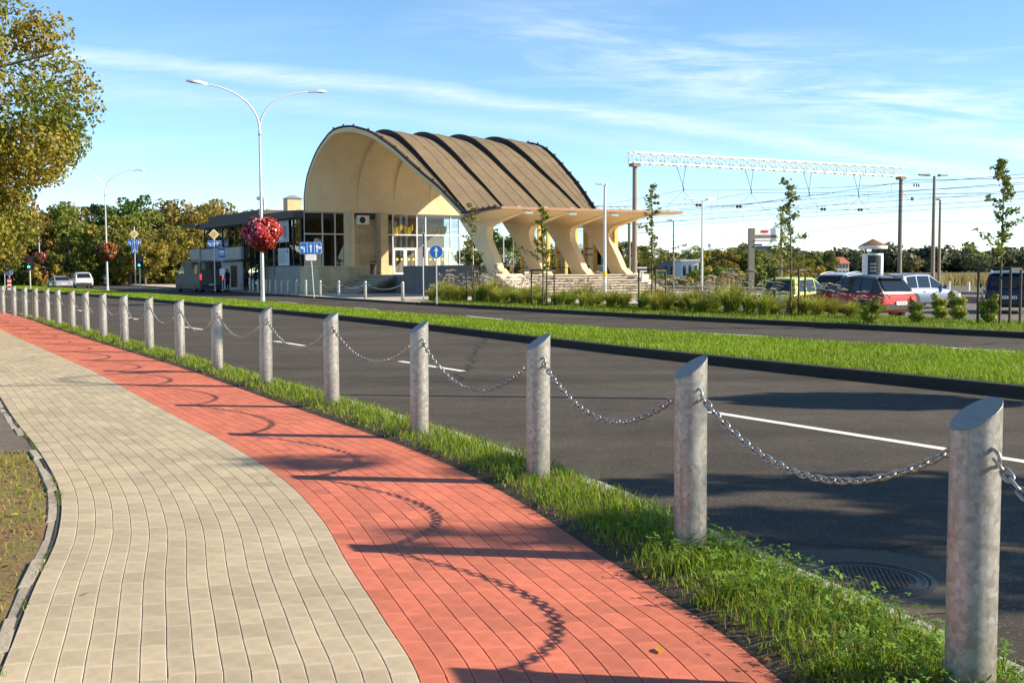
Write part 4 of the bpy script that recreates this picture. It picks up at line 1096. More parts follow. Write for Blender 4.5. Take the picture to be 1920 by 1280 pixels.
# canopy: thin plate with a folded underside that gathers onto each frame
ARMB = [(-4.6, 4.35), (-1.2, 4.2), (-.41, 4.29), (.66, 4.47), (1.88, 4.7), (3.0, 4.89), (3.6, 4.93)]
NS_, NT_ = 66, 22
V = np.zeros((2, NT_, NS_, 3))
for i in range(NT_):
    t_ = -4.0 + 7.6 * i / (NT_ - 1)
    f = (t_ + 4.0) / 7.6
    s0, s1 = -.35 - 1.55 * f, 9.55 + 1.6 * f
    bot = np.interp(t_, [p[0] for p in ARMB], [p[1] for p in ARMB])
    for j in range(NS_):
        s_ = s0 + (s1 - s0) * j / (NS_ - 1)
        dist = min(abs(s_ - r_) for r_ in RIBS)
        dep = (4.95 - bot) * max(0, 1 - dist / 1.45) ** 1.7
        V[0, i, j] = (s_, -t_, 5.06); V[1, i, j] = (s_, -t_, 4.95 - dep)
F_ = [(i * NS_ + j, i * NS_ + j + 1, (i + 1) * NS_ + j + 1, (i + 1) * NS_ + j) for i in range(NT_ - 1) for j in range(NS_ - 1)]
cn = link('canopy', np_mesh('canopy', V[1].reshape(-1, 3), np.array(F_), M_CREAM, smooth=True), None, st)
link('canopy_top', np_mesh('canopy_top', V[0].reshape(-1, 3), np.array(F_), M_ROOF), None, cn)
rim = [V[1, i, 0] for i in range(NT_)] + [V[1, -1, j] for j in range(1, NS_)] + [V[1, i, -1] for i in range(NT_ - 2, -1, -1)]
strip('canopy_rim', np.array(rim) + np.array([0, 0, .01]), np.array([(p[0], p[1], 5.10) for p in rim]), M_COPPER, cn)
for i in range(NT_ - 1):
    if i < 13: pass
MB().tube([(V[0, i, 0] + np.array([-.02, 0, .05])) for i in range(NT_ - 2)], .07, 6).build('canopy_gutter', M_EDGE_RIBSHADE, cn)
for i in range(0, NT_ - 2, 3): MB().box(V[0, i, 0] + np.array([-.02, 0, .15]), (.1, .12, .1)).build('bracket', M_EDGE_RIBSHADE, cn)
for j in range(6, NS_, 9): MB().box(V[0, -1, j] + np.array([0, .15, .05]), (.25, .15, .07)).build('roof_vent', M_CONC, cn)
# slanted frames
LEG = [(-4.9, 4.95), (-4.5, 4.72), (-4.34, 4.6), (-2.91, 3.4), (-1.6, 2.17), (-.68, 1.2), (.62, 1.2), (-.18, 2.38), (-.97, 3.35), (-1.09, 3.68), (-1.05, 3.93), (-.86, 4.15), (-.41, 4.29), (.66, 4.47), (1.88, 4.7), (3.3, 4.93), (3.3, 4.96)]
for i, s_ in enumerate(RIBS):
    m = MB(); m.prism(LEG, lambda a, b: (s_ - .21, -a, b), lambda a, b: (s_ + .21, -a, b))
    leg = m.build('canopy_leg', M_CREAM, st)
    bv = leg.modifiers.new('bevel', 'BEVEL'); bv.width = .025; bv.segments = 2; bv.limit_method = 'ANGLE'; bv.angle_limit = math.radians(40)
    MB().hexa([(s_ - .27, .72, 1.2), (s_ + .27, .72, 1.2), (s_ + .27, -1.05, 1.2), (s_ - .27, -1.05, 1.2), (s_ - .27, 1.0, 1.62), (s_ + .27, 1.0, 1.62), (s_ + .27, -.42, 1.62), (s_ - .27, -.42, 1.62)]).build('foot_block', M_CREAM, leg)
    MB().box((s_ + .05, -3.25, 4.82), (.5, .3, .14)).build('light_box', mat('light_box', (.85, .85, .82), .4), leg)

# terrace, plinths and stairs
TZ = 1.25
MB().hexa([(-.75, 12.5, -.2), (-.75, -.9, -.2), (10.6, -.9, -.2), (10.6, 12.5, -.2), (-.75, 12.5, TZ), (-.75, -.9, TZ), (10.6, -.9, TZ), (10.6, 12.5, TZ)]).build('terrace', M_STEP, st)
MB().hexa([(-.75, 24, -.2), (-.75, 12.5, -.2), (11, 12.5, -.2), (11, 24, -.2), (-.75, 24, TZ - .002), (-.75, 12.5, TZ - .002), (11, 12.5, TZ - .002), (11, 24, TZ - .002)]).build('terrace', M_STEP, st)
MB().prism([(-12.5, -.1), (-.9, -.1), (-.9, 1.22), (-1.55, 1.86), (-11.3, 1.86), (-11.3, 1.26), (-12.5, 1.26)], lambda a, b: (-.9, -a, b), lambda a, b: (-.6, -a, b)).build('parapet_wall', mat('grey_parapet', (.15, .14, .125), .85, noise=.2, scale=1.5, bump=.2, bscale=25), st)
M_RISER = mat('riser_concrete', (.22, .18, .135), .9, noise=.2, scale=2.5, bump=.2, bscale=30)
stairs = st
for k in range(8):
    z1 = TZ - k * .155; x0 = -.75 - (k + 1) * .38
    sp_ = MB().box(((x0 - .9) / 2 + .02, 15.0, (z1 - .06) / 2 - .1), (-.94 - x0, 5.0, z1 + .14)).build('step', M_RISER, stairs)
    MB().box((x0 + .19, 15.0, z1 - .028), (.42, 5.0, .056)).build('tread', M_STEP, sp_)
ped = MB().box((-2.6, 19.38, .85), (3.84, 3.76, 1.9)).build('pedestal', M_STONE, st)
def slabs(parent, x0, x1, z0, z1, n, rows, fn, m_):
    """stone facing: slabs with open joints laid over a wall; fn maps (u, z, depth) to local"""
    for r_ in range(rows):
        for c in range(n):
            a0 = x0 + (x1 - x0) * c / n + .006; a1 = x0 + (x1 - x0) * (c + 1) / n - .006
            b0 = z0 + (z1 - z0) * r_ / rows + .005; b1 = z0 + (z1 - z0) * (r_ + 1) / rows - .005
            d = .03 + random.uniform(-.003, .003)
            MB().hexa([fn(a0, b0, 0), fn(a1, b0, 0), fn(a1, b0, d), fn(a0, b0, d), fn(a0, b1, 0), fn(a1, b1, 0), fn(a1, b1, d), fn(a0, b1, d)]).build('stone_panel', m_, parent)
slabs(ped, -4.52, -.68, 0, 1.78, 5, 2, lambda u, z, d: (u, 17.5 - d, z), M_STONE)
slabs(ped, 17.5, 21.25, 0, 1.78, 4, 2, lambda u, z, d: (-4.52 - d, u, z), M_STONE)
MB().box((-2.6, 19.35, 1.82), (3.98, 3.9, .09)).build('coping', M_STONE, ped)
MB().lathe([(.37, 0), (.37, 4.1)], 24, (-1.55, 19.0, 1.84)).build('round_column', M_STONE, st, True, 40)
st2 = st
for k in range(8):
    z1 = TZ - k * .155; t0 = .9 + k * .33
    sp_ = MB().box((5.2, -(t0 + .15) , (z1 - .06) / 2 - .1), (8.3, .30, z1 + .14)).build('step', M_RISER, st2)
    MB().box((5.2, -(t0 + .175) , z1 - .028), (8.3, .37, .056)).build('tread', M_STEP, sp_)
for s0, s1 in ((-.75, 1.04), (9.36, 9.95)):
    MB().hexa([(s0, -.92, -.2), (s0, -3.8, -.2), (s1, -3.8, -.2), (s1, -.92, -.2), (s0, -.92, 1.32), (s0, -3.8, .12), (s1, -3.8, .12), (s1, -.92, 1.32)]).build('stair_cheek', mat('cheek_concrete', (.55, .50, .40), .85, noise=.25, scale=1.8, bump=.25, bscale=20), st)

# entrance front below the shell
def pane(parent, fn, u0, u1, z0, z1, m_, fr=.05, fm=M_ALU, name='window'):
    w = MB(); d = .06
    for (a0, a1, b0, b1) in ((u0, u1, z0, z0 + fr), (u0, u1, z1 - fr, z1), (u0, u0 + fr, z0 + fr, z1 - fr), (u1 - fr, u1, z0 + fr, z1 - fr)):
        w.hexa([fn(a0, b0, -d), fn(a1, b0, -d), fn(a1, b0, d), fn(a0, b0, d), fn(a0, b1, -d), fn(a1, b1, -d), fn(a1, b1, d), fn(a0, b1, d)])
    o = w.build(name, fm, parent)
    MB().add([fn(u0 + fr, z0 + fr, 0), fn(u1 - fr, z0 + fr, 0), fn(u1 - fr, z1 - fr, 0), fn(u0 + fr, z1 - fr, 0)], [(0, 1, 2, 3)]).build('pane', m_, o)
    return o
fe = lambda u, z, d: (u, 21.3 - d, z)
for u0, u1 in ((2.2, 3.0), (3.0, 5.07), (5.07, 5.83), (5.83, 8.05), (8.05, 8.86)):
    pane(st, fe, u0, u1, 4.31, 5.9, GLASS)
    pane(st, fe, u0, u1, 3.28 if u1 - u0 > 1.5 else TZ + .65, 4.31, GLASS)
    if u1 - u0 < 1.5: MB().box(((u0 + u1) / 2, 21.32, TZ + .32), (u1 - u0, .1, .64)).build('sill_panel', M_STONE, st)
ysq = mat('yellow_sticker', (.85, .62, .02), .5)
for u0, u1 in ((3.0, 5.07), (5.83, 8.05)):
    mid = (u0 + u1) / 2
    for a0, a1 in ((u0 + .04, mid - .01), (mid + .01, u1 - .04)):
        d = pane(st, fe, a0, a1, TZ + .03, 3.24, GLASS, .11, M_WHITE, 'door')
        for k in (.3, .7): MB().box((a0 + (a1 - a0) * k, 21.22, 2.42), (.16, .01, .16)).build('sticker', ysq, d)
        MB().tube([(mid + (.09 if a0 > mid - .05 else -.09), 21.12, 2.0), (mid + (.09 if a0 > mid - .05 else -.09), 21.12, 2.6)], .018, 8).build('handle', M_ALU, d)
for u0, u1 in ((-4.2, -2.75), (-2.75, -1.75), (-1.75, -1.0)):
    pane(st, fe, u0, u1, 4.3, 5.9, GLASS_DARK); pane(st, fe, u0, u1, 1.86, 4.3, GLASS_DARK)
wl_ = MB().box((.28, 21.6, 3.6), (2.56, .4, 4.7)).build('recess_wall', M_STONE, st)
slabs(wl_, -1.0, 1.55, 1.25, 5.9, 2, 6, lambda u, z, d: (u, 21.4 - d, z), M_STONE)
pil = MB().box((1.88, 21.0, 3.58), (.62, 1.3, 4.66)).build('stone_pillar', M_STONE, st)
slabs(pil, 1.57, 2.19, 1.25, 5.9, 1, 5, lambda u, z, d: (u, 20.35 - d, z), M_STONE)
slabs(pil, 20.35, 21.35, 1.25, 5.9, 1, 5, lambda u, z, d: (1.57 - d, u, z), M_STONE)
MB().box((5.5, 20.2, 1.6), (.55, .5, .7)).build('stone_block', M_STONE, st)
# air conditioner on the recess wall
ac = MB().box((.45, 21.15, 5.38), (.95, .36, .68)).build('air_conditioner', M_WHITE, st)
MB().prism(disc(.25, 20), lambda a, b: (.36 + a, 20.965, 5.38 + b), lambda a, b: (.36 + a, 20.95, 5.38 + b)).build('fan_grille', M_BLACK, ac)
# interior: floor is the terrace; rear wall, ceiling, yellow strips standing in for unreadable shapes
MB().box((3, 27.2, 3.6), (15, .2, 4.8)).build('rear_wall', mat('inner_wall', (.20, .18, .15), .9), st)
MB().box((3.5, 24.4, 5.99), (16.2, 6.1, .12)).build('hall_ceiling', mat('inner_ceiling', (.4, .36, .3), .9), st)
MB().box((-4.3, 24.3, .95), (.2, 6.0, 1.9)).build('side_plinth', M_CONC, st)
my = mat('yellow_strip_colour', (.88, .62, .04), .8)
for u0, u1 in ((3.05, 4.0), (4.1, 5.0), (5.9, 7.0), (7.1, 8.0)):
    V = []; n = 14
    for q in range(n + 1):
        f = q / n
        V += [(u0 + (u1 - u0) * f, 21.9 + .1 * math.sin(f * 19), 5.25 - .55 * 4 * f * (1 - f) * .6 - .05 * math.sin(f * 23)), (u0 + (u1 - u0) * f, 21.9 + .1 * math.sin(f * 17 + 1), 4.75 - .55 * 4 * f * (1 - f) - .06 * math.sin(f * 31))]
    m = MB(); m.add(V, [(2 * q, 2 * q + 1, 2 * q + 3, 2 * q + 2) for q in range(n)]); m.build('yellow_strip', my, st, True)
# clear glass wall with timber mullions at the far end of the hall
gw = empty('timber_glass_wall'); gw.parent = st
tt_ = np.arange(-12.4, -.6, 1.15)
roofz = lambda t_: float(np.interp(t_, PT[::1], PZ)) - .32 if t_ > -16 else 9
for k, t_ in enumerate(tt_):
    zt = min(roofz(t_), 9.5) if t_ < -3.6 else 4.9
    MB().box((9.3, -t_, (TZ + zt) / 2), (.26, .13, zt - TZ)).build('mullion', M_OCHRE, gw)
    if k + 1 < len(tt_):
        t2 = tt_[k + 1]; z2 = min(roofz(t2), 9.5) if t2 < -3.6 else 4.9; zl = min(zt, z2)
        MB().add([(9.3, -t_ - .065, TZ), (9.3, -t2 + .065, TZ), (9.3, -t2 + .065, zl), (9.3, -t_ - .065, zl)], [(0, 1, 2, 3)]).build('pane', GLASS_CLEAR, gw)
        for zz in (2.55, 2.95) if k % 2 else (2.75, 4.4): MB().box((9.3, -(t_ + t2) / 2, zz), (.08, 1.02, .07)).build('rail', M_BLACK, gw)

# low wing running back along the road
WX = -4.42
fw_ = lambda u, z, d: (WX - d, -u, z)
MB().box((WX + .15, 28.3, .95), (.3, 13.8, 1.94)).build('wing_plinth', M_CONC, st)
slabs(st.children[-1] if False else [c for c in st.children if c.name.startswith('wing_plinth')][0], -35.2, -21.4, 0, 1.9, 7, 2, lambda u, z, d: (WX - d, -u, z), mat('grey_stone', (.33, .30, .26), .85, noise=.15, scale=1.4, bump=.15, bscale=25, rnd=.1))
for k in range(9):
    t0 = -21.35 - k * 1.5
    pane(st, fw_, t0 - 1.5, t0, 1.94, 5.45, GLASS_DARK, .06, M_SIGNBACK)
MB().box((WX + 3.5, 34.5, 5.72), (8.1, 26.4, .5)).build('wing_roof', mat('wing_fascia', (.085, .075, .065), .8), st)
MB().box((WX + 3.2, 30, 6.0), (7.4, 16, .08)).build('wing_roof_felt', M_ROOF, st)
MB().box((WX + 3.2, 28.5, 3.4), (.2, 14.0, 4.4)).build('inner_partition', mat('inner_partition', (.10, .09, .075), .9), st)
MB().box((WX + 4.0, 41.2, 1.2), (8.0, 11.6, 2.45)).build('rear_block', mat('pale_render', (.38, .36, .32), .9, noise=.1, scale=.7), st)
MB().box((WX + 3.9, 40.9, 3.03), (8.4, 12.2, 1.16)).build('concrete_band', M_CONC, st)
for k in range(6):
    t0 = -35.2 - k * 1.9
    pane(st, fw_, t0 - 1.9, t0, 3.62, 5.45, GLASS_DARK, .07, M_SIGNBACK)
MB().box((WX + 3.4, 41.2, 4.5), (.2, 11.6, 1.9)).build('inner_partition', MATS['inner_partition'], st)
MB().box((WX + 3.6, 39.0, 6.28), (6.6, 14.5, .62)).build('upper_roof', MATS['wing_fascia'], st)
MB().box((WX + 2.2, 48.6, 5.86), (6.2, 4.2, .26)).build('roof_slab', MATS['wing_fascia'], st)
MB().box((WX + 2.2, 48.4, 3.2), (5.4, 3.4, .9)).build('balcony', M_CONC, st)
MB().box((WX + 2.4, 46.9, 4.5), (.35, .35, 2.6)).build('post', M_CONC, st)
ch = MB().box((WX + 2.2, 29.0, 6.75), (1.2, 1.0, 1.2)).build('roof_stack', M_STONE, st)
MB().hexa([(WX + 1.5, 28.4, 7.35), (WX + 2.9, 28.4, 7.35), (WX + 2.9, 29.6, 7.35), (WX + 1.5, 29.6, 7.35), (WX + 2.0, 28.9, 7.62), (WX + 2.4, 28.9, 7.62), (WX + 2.4, 29.1, 7.62), (WX + 2.0, 29.1, 7.62)]).build('stack_cap', M_ALU, ch)
MB().tube([(WX + 2.2, 36, 6.4), (WX + 2.2, 36, 7.5), (WX + 2.15, 36.15, 7.75), (WX + 2.1, 36.4, 7.85), (WX + 2.1, 37.3, 7.87)], .16, 10).build('vent_pipe', M_ALU, st, True)
# posters behind the wing glass
def poster(t0, t1, z0, z1, m_, label, rows):
    p = empty('poster', bw(WX - .1, (t0 + t1) / 2, z0), BA, label, 'poster')
    MB().box((0, 0, (z1 - z0) / 2), (.03, t1 - t0, z1 - z0)).build('sheet', m_, p)
    for (a, b, c, d, mm_) in rows:
        MB().box((-.018, (a + b) / 2 * (t1 - t0), (c + d) / 2 * (z1 - z0)), (.006, (b - a) * (t1 - t0), (d - c) * (z1 - z0))).build('print', mm_, p)
mg = mat('poster_grey', (.42, .43, .45), .6, noise=.3, scale=3); mt_ = mat('poster_text', (.2, .2, .24), .6); mw_ = mat('poster_white', (.62, .63, .66), .6)
poster(-26.0, -23.6, 3.75, 5.4, mg, 'large grey portrait poster in the wing window', [(-.3, .1, .2, .75, mt_), (-.05, .3, .1, .5, mw_)])
poster(-26.0, -23.6, 1.98, 3.3, mw_, 'white text poster low in the wing window', [(-.42, -.28, .72, .92, mt_)] + [(-.2, .42, .85 - k * .1, .89 - k * .1, mt_) for k in range(8)] + [(-.42, -.25, .6 - k * .1, .63 - k * .1, mt_) for k in range(5)])
# things on the terrace
for i, (s_, t_) in enumerate(((2.2, -3.2), (5.1, -3.0), (8.0, -2.8))):
    r = empty('planter', bw(s_, t_, TZ), BA, 'dark bowl planter on the terrace, %s from the left between the slanted legs' % ORD[i + 1], 'planter', 'dark planters under the canopy')
    MB().lathe([(.25, 0), (.3, .04), (.42, .3), (.5, .55), (.44, .55), (.38, .45), (.0, .45)], 18).build('bowl', M_BLACK, r, True, 50)
    p = rng.normal(0, .16, (90, 3)); p[:, 2] = np.abs(p[:, 2]) + .5
    V1, F1, C1 = leafcards(p, np.tile([0, 0, 1.0], (90, 1)), .06, (.04, .05, .02), (.10, .07, .03), rng)
    tag(link('plant', np_mesh('plant', V1, F1, LEAF, C1), None, r), kind='stuff')
for i, s_ in enumerate((.95, 3.7, 6.6)):
    r = empty('bench', bw(s_ + .5, -3.9, TZ), BA, 'low dark bench on the terrace, %s from the left' % ORD[i + 1], 'bench', 'dark benches under the canopy')
    for k in range(4): MB().box((0, -.18 + k * .12, .44), (1.7, .09, .04)).build('slat', M_BLACK, r)
    for sx in (-.65, .65): MB().box((sx, 0, .21), (.07, .42, .42)).build('leg', M_BLACK, r)
r = empty('litter_bin', bw(.95, -20.4, TZ), BA, 'dark litter bin beside the stone pillar at the entrance', 'bin')
MB().lathe([(.2, 0), (.22, .02), (.24, .8), (.2, .8), (.19, .1)], 16).build('body', M_SIGNBACK, r, True, 50)
MB().lathe([(.26, .95), (.26, 1.0), (.1, 1.04)], 16).build('lid', M_BLACK, r, True, 50)
for sx in (-.2, .2): MB().bar((sx, 0, .78), (sx, 0, .97), .03).build('strut', M_BLACK, r)

# bollards with chains in front of the station
FB = [(469, 549), (477, 550), (484.5, 551), (500, 553), (508, 554), (517, 555), (528, 556), (541, 557.2), (556, 558.4), (573, 560), (599, 561.4), (636, 563), (685, 564.5), (757, 567)]
fpos = [Vector((*gnd(a, b, .0), 0)) for a, b in FB]
F2 = offset(FC, .55)
fpos = []
for a, b in FB:     # snapped to the line just behind the forecourt kerb
    uu_ = F2[:, 0] * 0 + np.array([(960 + FPX * p[0] / p[1]) for p in F2]); k = np.argmin(np.abs(uu_ - a)); fpos.append(F2[k])
proto = None
for i, p in enumerate(fpos):
    q0, q1 = fpos[max(i - 1, 0)], fpos[min(i + 1, len(fpos) - 1)]
    la = math.atan2(q1[1] - q0[1], q1[0] - q0[0])
    r = empty('bollard', (p[0], p[1], 0), 0, 'short round-topped bollard, %s from the right in the forecourt row' % ORD[len(fpos) - i], 'bollard', 'forecourt bollards')
    MB().lathe([(.085, -.1), (.085, .9), (.075, .95), (.045, .985), (.01, .995)], 14).build('pipe', STEEL, r, True, 60)
    MB().lathe([(.09, .86), (.09, .88)], 14).build('collar', STEEL, r, True, 40)
for i in range(len(fpos) - 1):
    if i == 2: continue
    a, b = fpos[i], fpos[i + 1]
    chain((a[0], a[1], .86), (b[0], b[1], .86), .3, 'chain between the %s and %s forecourt bollard from the right' % (ORD[len(fpos) - i - 1], ORD[len(fpos) - i]), 'chains between the forecourt bollards', False, pitch=.07, V0=LVl, F0=LFl, scale=1.45)

# ---------------------------------------------------------------- trees
def limbs(r, h, cr, n, tr):
    """trunk with tapering limbs; returns an MB and limb end points"""
    m = MB(); ends = []
    m.tube([(0, 0, -.2), (r.normal(0, .03) * h * .2, 0, h * .2), (r.normal(0, .015) * h, r.normal(0, .015) * h, h * .45), (r.normal(0, .02) * h, r.normal(0, .02) * h, h * .8)], [tr * 1.25, tr, tr * .75, tr * .25], 8)
    for k in range(n):
        a = 2 * PI * k / n + r.uniform(-.4, .4); z0 = h * r.uniform(.28, .6); L = cr * r.uniform(.6, .95); rise = r.uniform(.15, .7) * L
        e = (math.cos(a) * L, math.sin(a) * L, z0 + rise)
        m.tube([(0, 0, z0), (math.cos(a) * L * .45, math.sin(a) * L * .45, z0 + rise * .62), e], [tr * .5, tr * .3, tr * .1], 6); ends.append(e)
    return m, ends
def crown_points(r, h, z0, cr, nclump, n, kind='round', rad=(.2, .36)):
    """leaf positions gathered in clumps through a crown volume"""
    C = []
    while len(C) < nclump:
        p = r.uniform(-1, 1, 3)
        if kind == 'cone':
            w = (1 - (p[2] + 1) / 2) * .95 + .05
            if math.hypot(p[0], p[1]) < w: C.append(p)
        elif kind == 'tall':
            if np.linalg.norm(p * np.array([1, 1, .9])) < 1 and np.linalg.norm(p) > .3: C.append(p)
        else:
            d = np.linalg.norm(p)
            if .42 < d < 1: C.append(p)
    C = np.array(C); zc, hh = (h + z0) / 2, (h - z0) / 2
    cen = np.stack([C[:, 0] * cr, C[:, 1] * cr, zc + C[:, 2] * hh], 1)
    cr_ = r.uniform(rad[0], rad[1], nclump) * cr
    i = r.integers(0, nclump, n)
    u = r.normal(size=(n, 3)); u /= np.linalg.norm(u, axis=1)[:, None]
    k = r.uniform(.45, 1.05, n) ** .6
    p = cen[i] + u * (cr_[i] * k)[:, None] * np.array([1, 1, .8])
    tone = r.random(nclump)[i][:, None]
    return p, u, tone, cen
def make_tree(h, cr, z0, seed, colA, colB, leaf, n, nclump, kind='round', tr=None, limb=7, rad=(.2, .36)):
    r = np.random.default_rng(seed)
    m, ends = limbs(r, h, cr, limb, tr or h * .018)
    tm = m.mesh('trunk', True, 60); tm.materials.append(M_BARK)
    p, u, tone, cen = crown_points(r, h, z0, cr, nclump, n, kind, rad)
    V1, F1, C1 = leafcards(p, u, leaf, colA, colB, r, .7, tone)
    cm = np_mesh('crown', V1, F1, LEAF, C1)
    return tm, cm
def place_tree(name, meshes, x, y, z, sc, rz, label, cat='tree', group=None):
    t = empty(name, (x, y, z), rz, label, cat, group)
    t.scale = (sc, sc, sc) if not isinstance(sc, tuple) else sc
    link('trunk', meshes[0], None, t); link('crown', meshes[1], None, t)
    return t
OLIVE, GOLD, RUST, DEEP, PINE = (.16, .21, .03), (.36, .30, .04), (.32, .23, .05), (.085, .13, .024), (.03, .05, .016)
# overhanging tree at the left edge, trunk outside the frame
bigt = make_tree(10.4, 6.0, 1.3, 101, (.10, .15, .018), (.29, .25, .03), .068, 130000, 230, limb=12, tr=.24, rad=(.10, .21))
place_tree('broadleaf_tree', bigt, -17.4, 28.5, -.05, 1.0, .6, 'yellowing broadleaf tree hanging into the picture from the left edge')
low = make_tree(6.2, 3.0, .7, 103, (.11, .145, .018), (.32, .25, .03), .068, 42000, 110, limb=9, tr=.11, rad=(.14, .28))
place_tree('broadleaf_tree', low, -17.4, 33.5, -.05, 1.0, 0, 'low leafy tree at the left edge behind the row of bollards, under the taller crown')
# two trees right of the frame; their shadows fall across the road and walk
sidet = [make_tree(hh, rr, 2.3, 107 + k, OLIVE, GOLD, .085, 7500, 70, 'cone', limb=9, tr=.09, rad=(.2, .42)) for k, (hh, rr) in enumerate(((8.9, 1.1), (7.6, 1.2), (8.2, 1.15)))]
for k, (x, y) in enumerate(((13.0, 6.5), (13.1, 5.3), (13.0, 4.2))):
    place_tree('roadside_tree', sidet[k], x, y, 0, 1.0, .3 + k, 'upright young tree on the central grass right of the frame, %s from the lamp' % ORD[k + 1], 'tree', 'upright trees right of the frame')
# wood behind the crossing on the left
kinds = [make_tree(12, 4.6, 2.0, 110, OLIVE, (.16, .14, .022), .26, 5200, 42), make_tree(12, 4.2, 2.0, 111, (.11, .10, .018), GOLD, .26, 5200, 42),
         make_tree(12, 4.8, 1.5, 112, (.13, .105, .02), RUST, .26, 5200, 42), make_tree(13, 2.9, 1.5, 113, PINE, DEEP, .26, 4200, 60, 'cone'),
         make_tree(12, 3.6, 2.0, 114, DEEP, OLIVE, .26, 5200, 42, 'tall')]
# (pixel x, distance, pixel y of the top, kind)
WOOD = [(14, 150, 400, 1), (48, 155, 385, 0), (84, 150, 392, 2), (112, 160, 380, 1), (142, 152, 384, 0), (180, 165, 366, 3), (166, 170, 372, 3), (205, 168, 388, 4), (222, 172, 374, 4), (262, 165, 372, 4),
        (240, 140, 402, 0), (285, 150, 395, 0), (300, 172, 396, 3), (318, 168, 388, 2), (350, 162, 366, 2), (385, 165, 370, 2), (420, 170, 378, 1), (452, 172, 386, 2), (480, 176, 394, 1), (30, 148, 430, 2), (330, 145, 425, 1), (60, 170, 395, 4), (128, 140, 425, 0), (205, 142, 430, 4), (270, 138, 432, 1)]
order = sorted(range(len(WOOD)), key=lambda k: WOOD[k][0])
for n_, k in enumerate(order):
    px, Y, py, kd = WOOD[k]
    p = at(px, py, Y); hh = p.z + .3; base = 13 if kd == 3 else 12
    sc = hh / base
    w = sc * random.uniform(.9, 1.15)
    place_tree('broadleaf_tree' if kd != 3 else 'conifer_tree', kinds[kd], p.x, Y, -.3, (w, w, sc), random.uniform(0, 6.28),
               '%s %s tree, %s from the left in the wood behind the crossing' % (('olive green', 'golden', 'rusty brown', 'dark', 'deep green')[kd], 'broadleaf' if kd != 3 else 'conifer', ORD[n_ + 1]), 'tree', 'wood behind the crossing')
for n_ in range(16):      # the same wood goes on left of the frame; the wing windows mirror it
    x, y = -64 - (n_ % 8) * 9.5 + random.uniform(-3, 3), 122 + (n_ % 8) * 6 + (n_ // 8) * 22
    if abs(x) / y < .47: x = -.52 * y
    sc = random.uniform(.95, 1.3)
    place_tree('broadleaf_tree', kinds[(0, 1, 4, 2)[n_ % 4]], x - 6, y, -.3, sc, random.uniform(0, 6.28), 'tree of the wood just left of the frame, %s from the camera' % ORD[n_ + 1], 'tree', 'wood left of the frame')
# undergrowth below the wood
ug = [make_tree(3.0, 2.6, -.6, 120 + k, c1, c2, .22, 1500, 22, limb=4, tr=.05) for k, (c1, c2) in enumerate(((DEEP, OLIVE), ((.10, .09, .02), GOLD)))]
for k in range(26):
    px = 2 + k * 19; Y = random.uniform(138, 172); p = at(px, 505, Y)
    place_tree('shrub', ug[k % 2], p.x, Y, -.3, random.uniform(.8, 1.25), random.uniform(0, 6), 'undergrowth shrub, %s from the left below the wood behind the crossing' % ORD[k + 1], 'shrub', 'undergrowth below the wood')
# trees beyond the tracks, right of and behind the station
MID = [(880, 190, 462, 4), (912, 170, 440, 4), (945, 165, 432, 4), (978, 175, 448, 0), (1015, 190, 452, 1), (1060, 200, 455, 2), (1105, 200, 452, 0), (1140, 210, 448, 2), (1166, 205, 452, 0), (1196, 215, 460, 0), (1228, 220, 466, 1),
       (1258, 225, 472, 0), (1286, 232, 470, 4), (1308, 235, 462, 1), (1336, 240, 468, 0), (1358, 236, 462, 2), (1384, 240, 463, 0), (1402, 238, 461, 4), (1432, 245, 468, 0), (1450, 250, 470, 2), (1480, 262, 476, 0), (1506, 266, 478, 1), (1528, 275, 474, 4), (1550, 280, 473, 0)]
for n_, (px, Y, py, kd) in enumerate(MID):
    p = at(px, py, Y); sc = (p.z + .4) / 12; w = max(sc * 1.3, .62)
    place_tree('broadleaf_tree', kinds[kd], p.x, Y, -.4, (w, w, sc), random.uniform(0, 6.28), '%s tree, %s from the left in the tree line beyond the tracks' % (('olive green', 'golden', 'rusty brown', 'dark', 'deep green')[kd], ORD[n_ + 1]), 'tree', 'tree line beyond the tracks')
for k in range(22):
    px = 885 + k * 30; Y = random.uniform(120, 165); p = at(px, 500, Y)
    place_tree('shrub', ug[k % 2], p.x, Y, -.5, random.uniform(.5, .95), random.uniform(0, 6), 'wild shrub, %s from the left on the waste ground beyond the tracks' % ORD[k + 1], 'shrub', 'shrubs beyond the tracks')
p = at(948, 480, 118); place_tree('shrub', make_tree(3.6, 2.6, -.3, 131, (.23, .25, .17), (.36, .37, .28), .2, 2500, 26, limb=4, tr=.06), p.x, 118, -.4, 1.0, 0, 'pale silvery shrub seen between the first and second slanted leg', 'shrub')
for k, px in enumerate((965, 985)): p = at(px, 480, 112); place_tree('shrub', make_tree(2.6, 1.7, -.3, 133 + k, (.22, .20, .02), (.40, .30, .03), .16, 1500, 20, limb=4, tr=.05), p.x, 112, -.4, 1.0, k, ('left', 'right')[k] + ' of two yellow shrubs seen between the slanted legs', 'shrub')
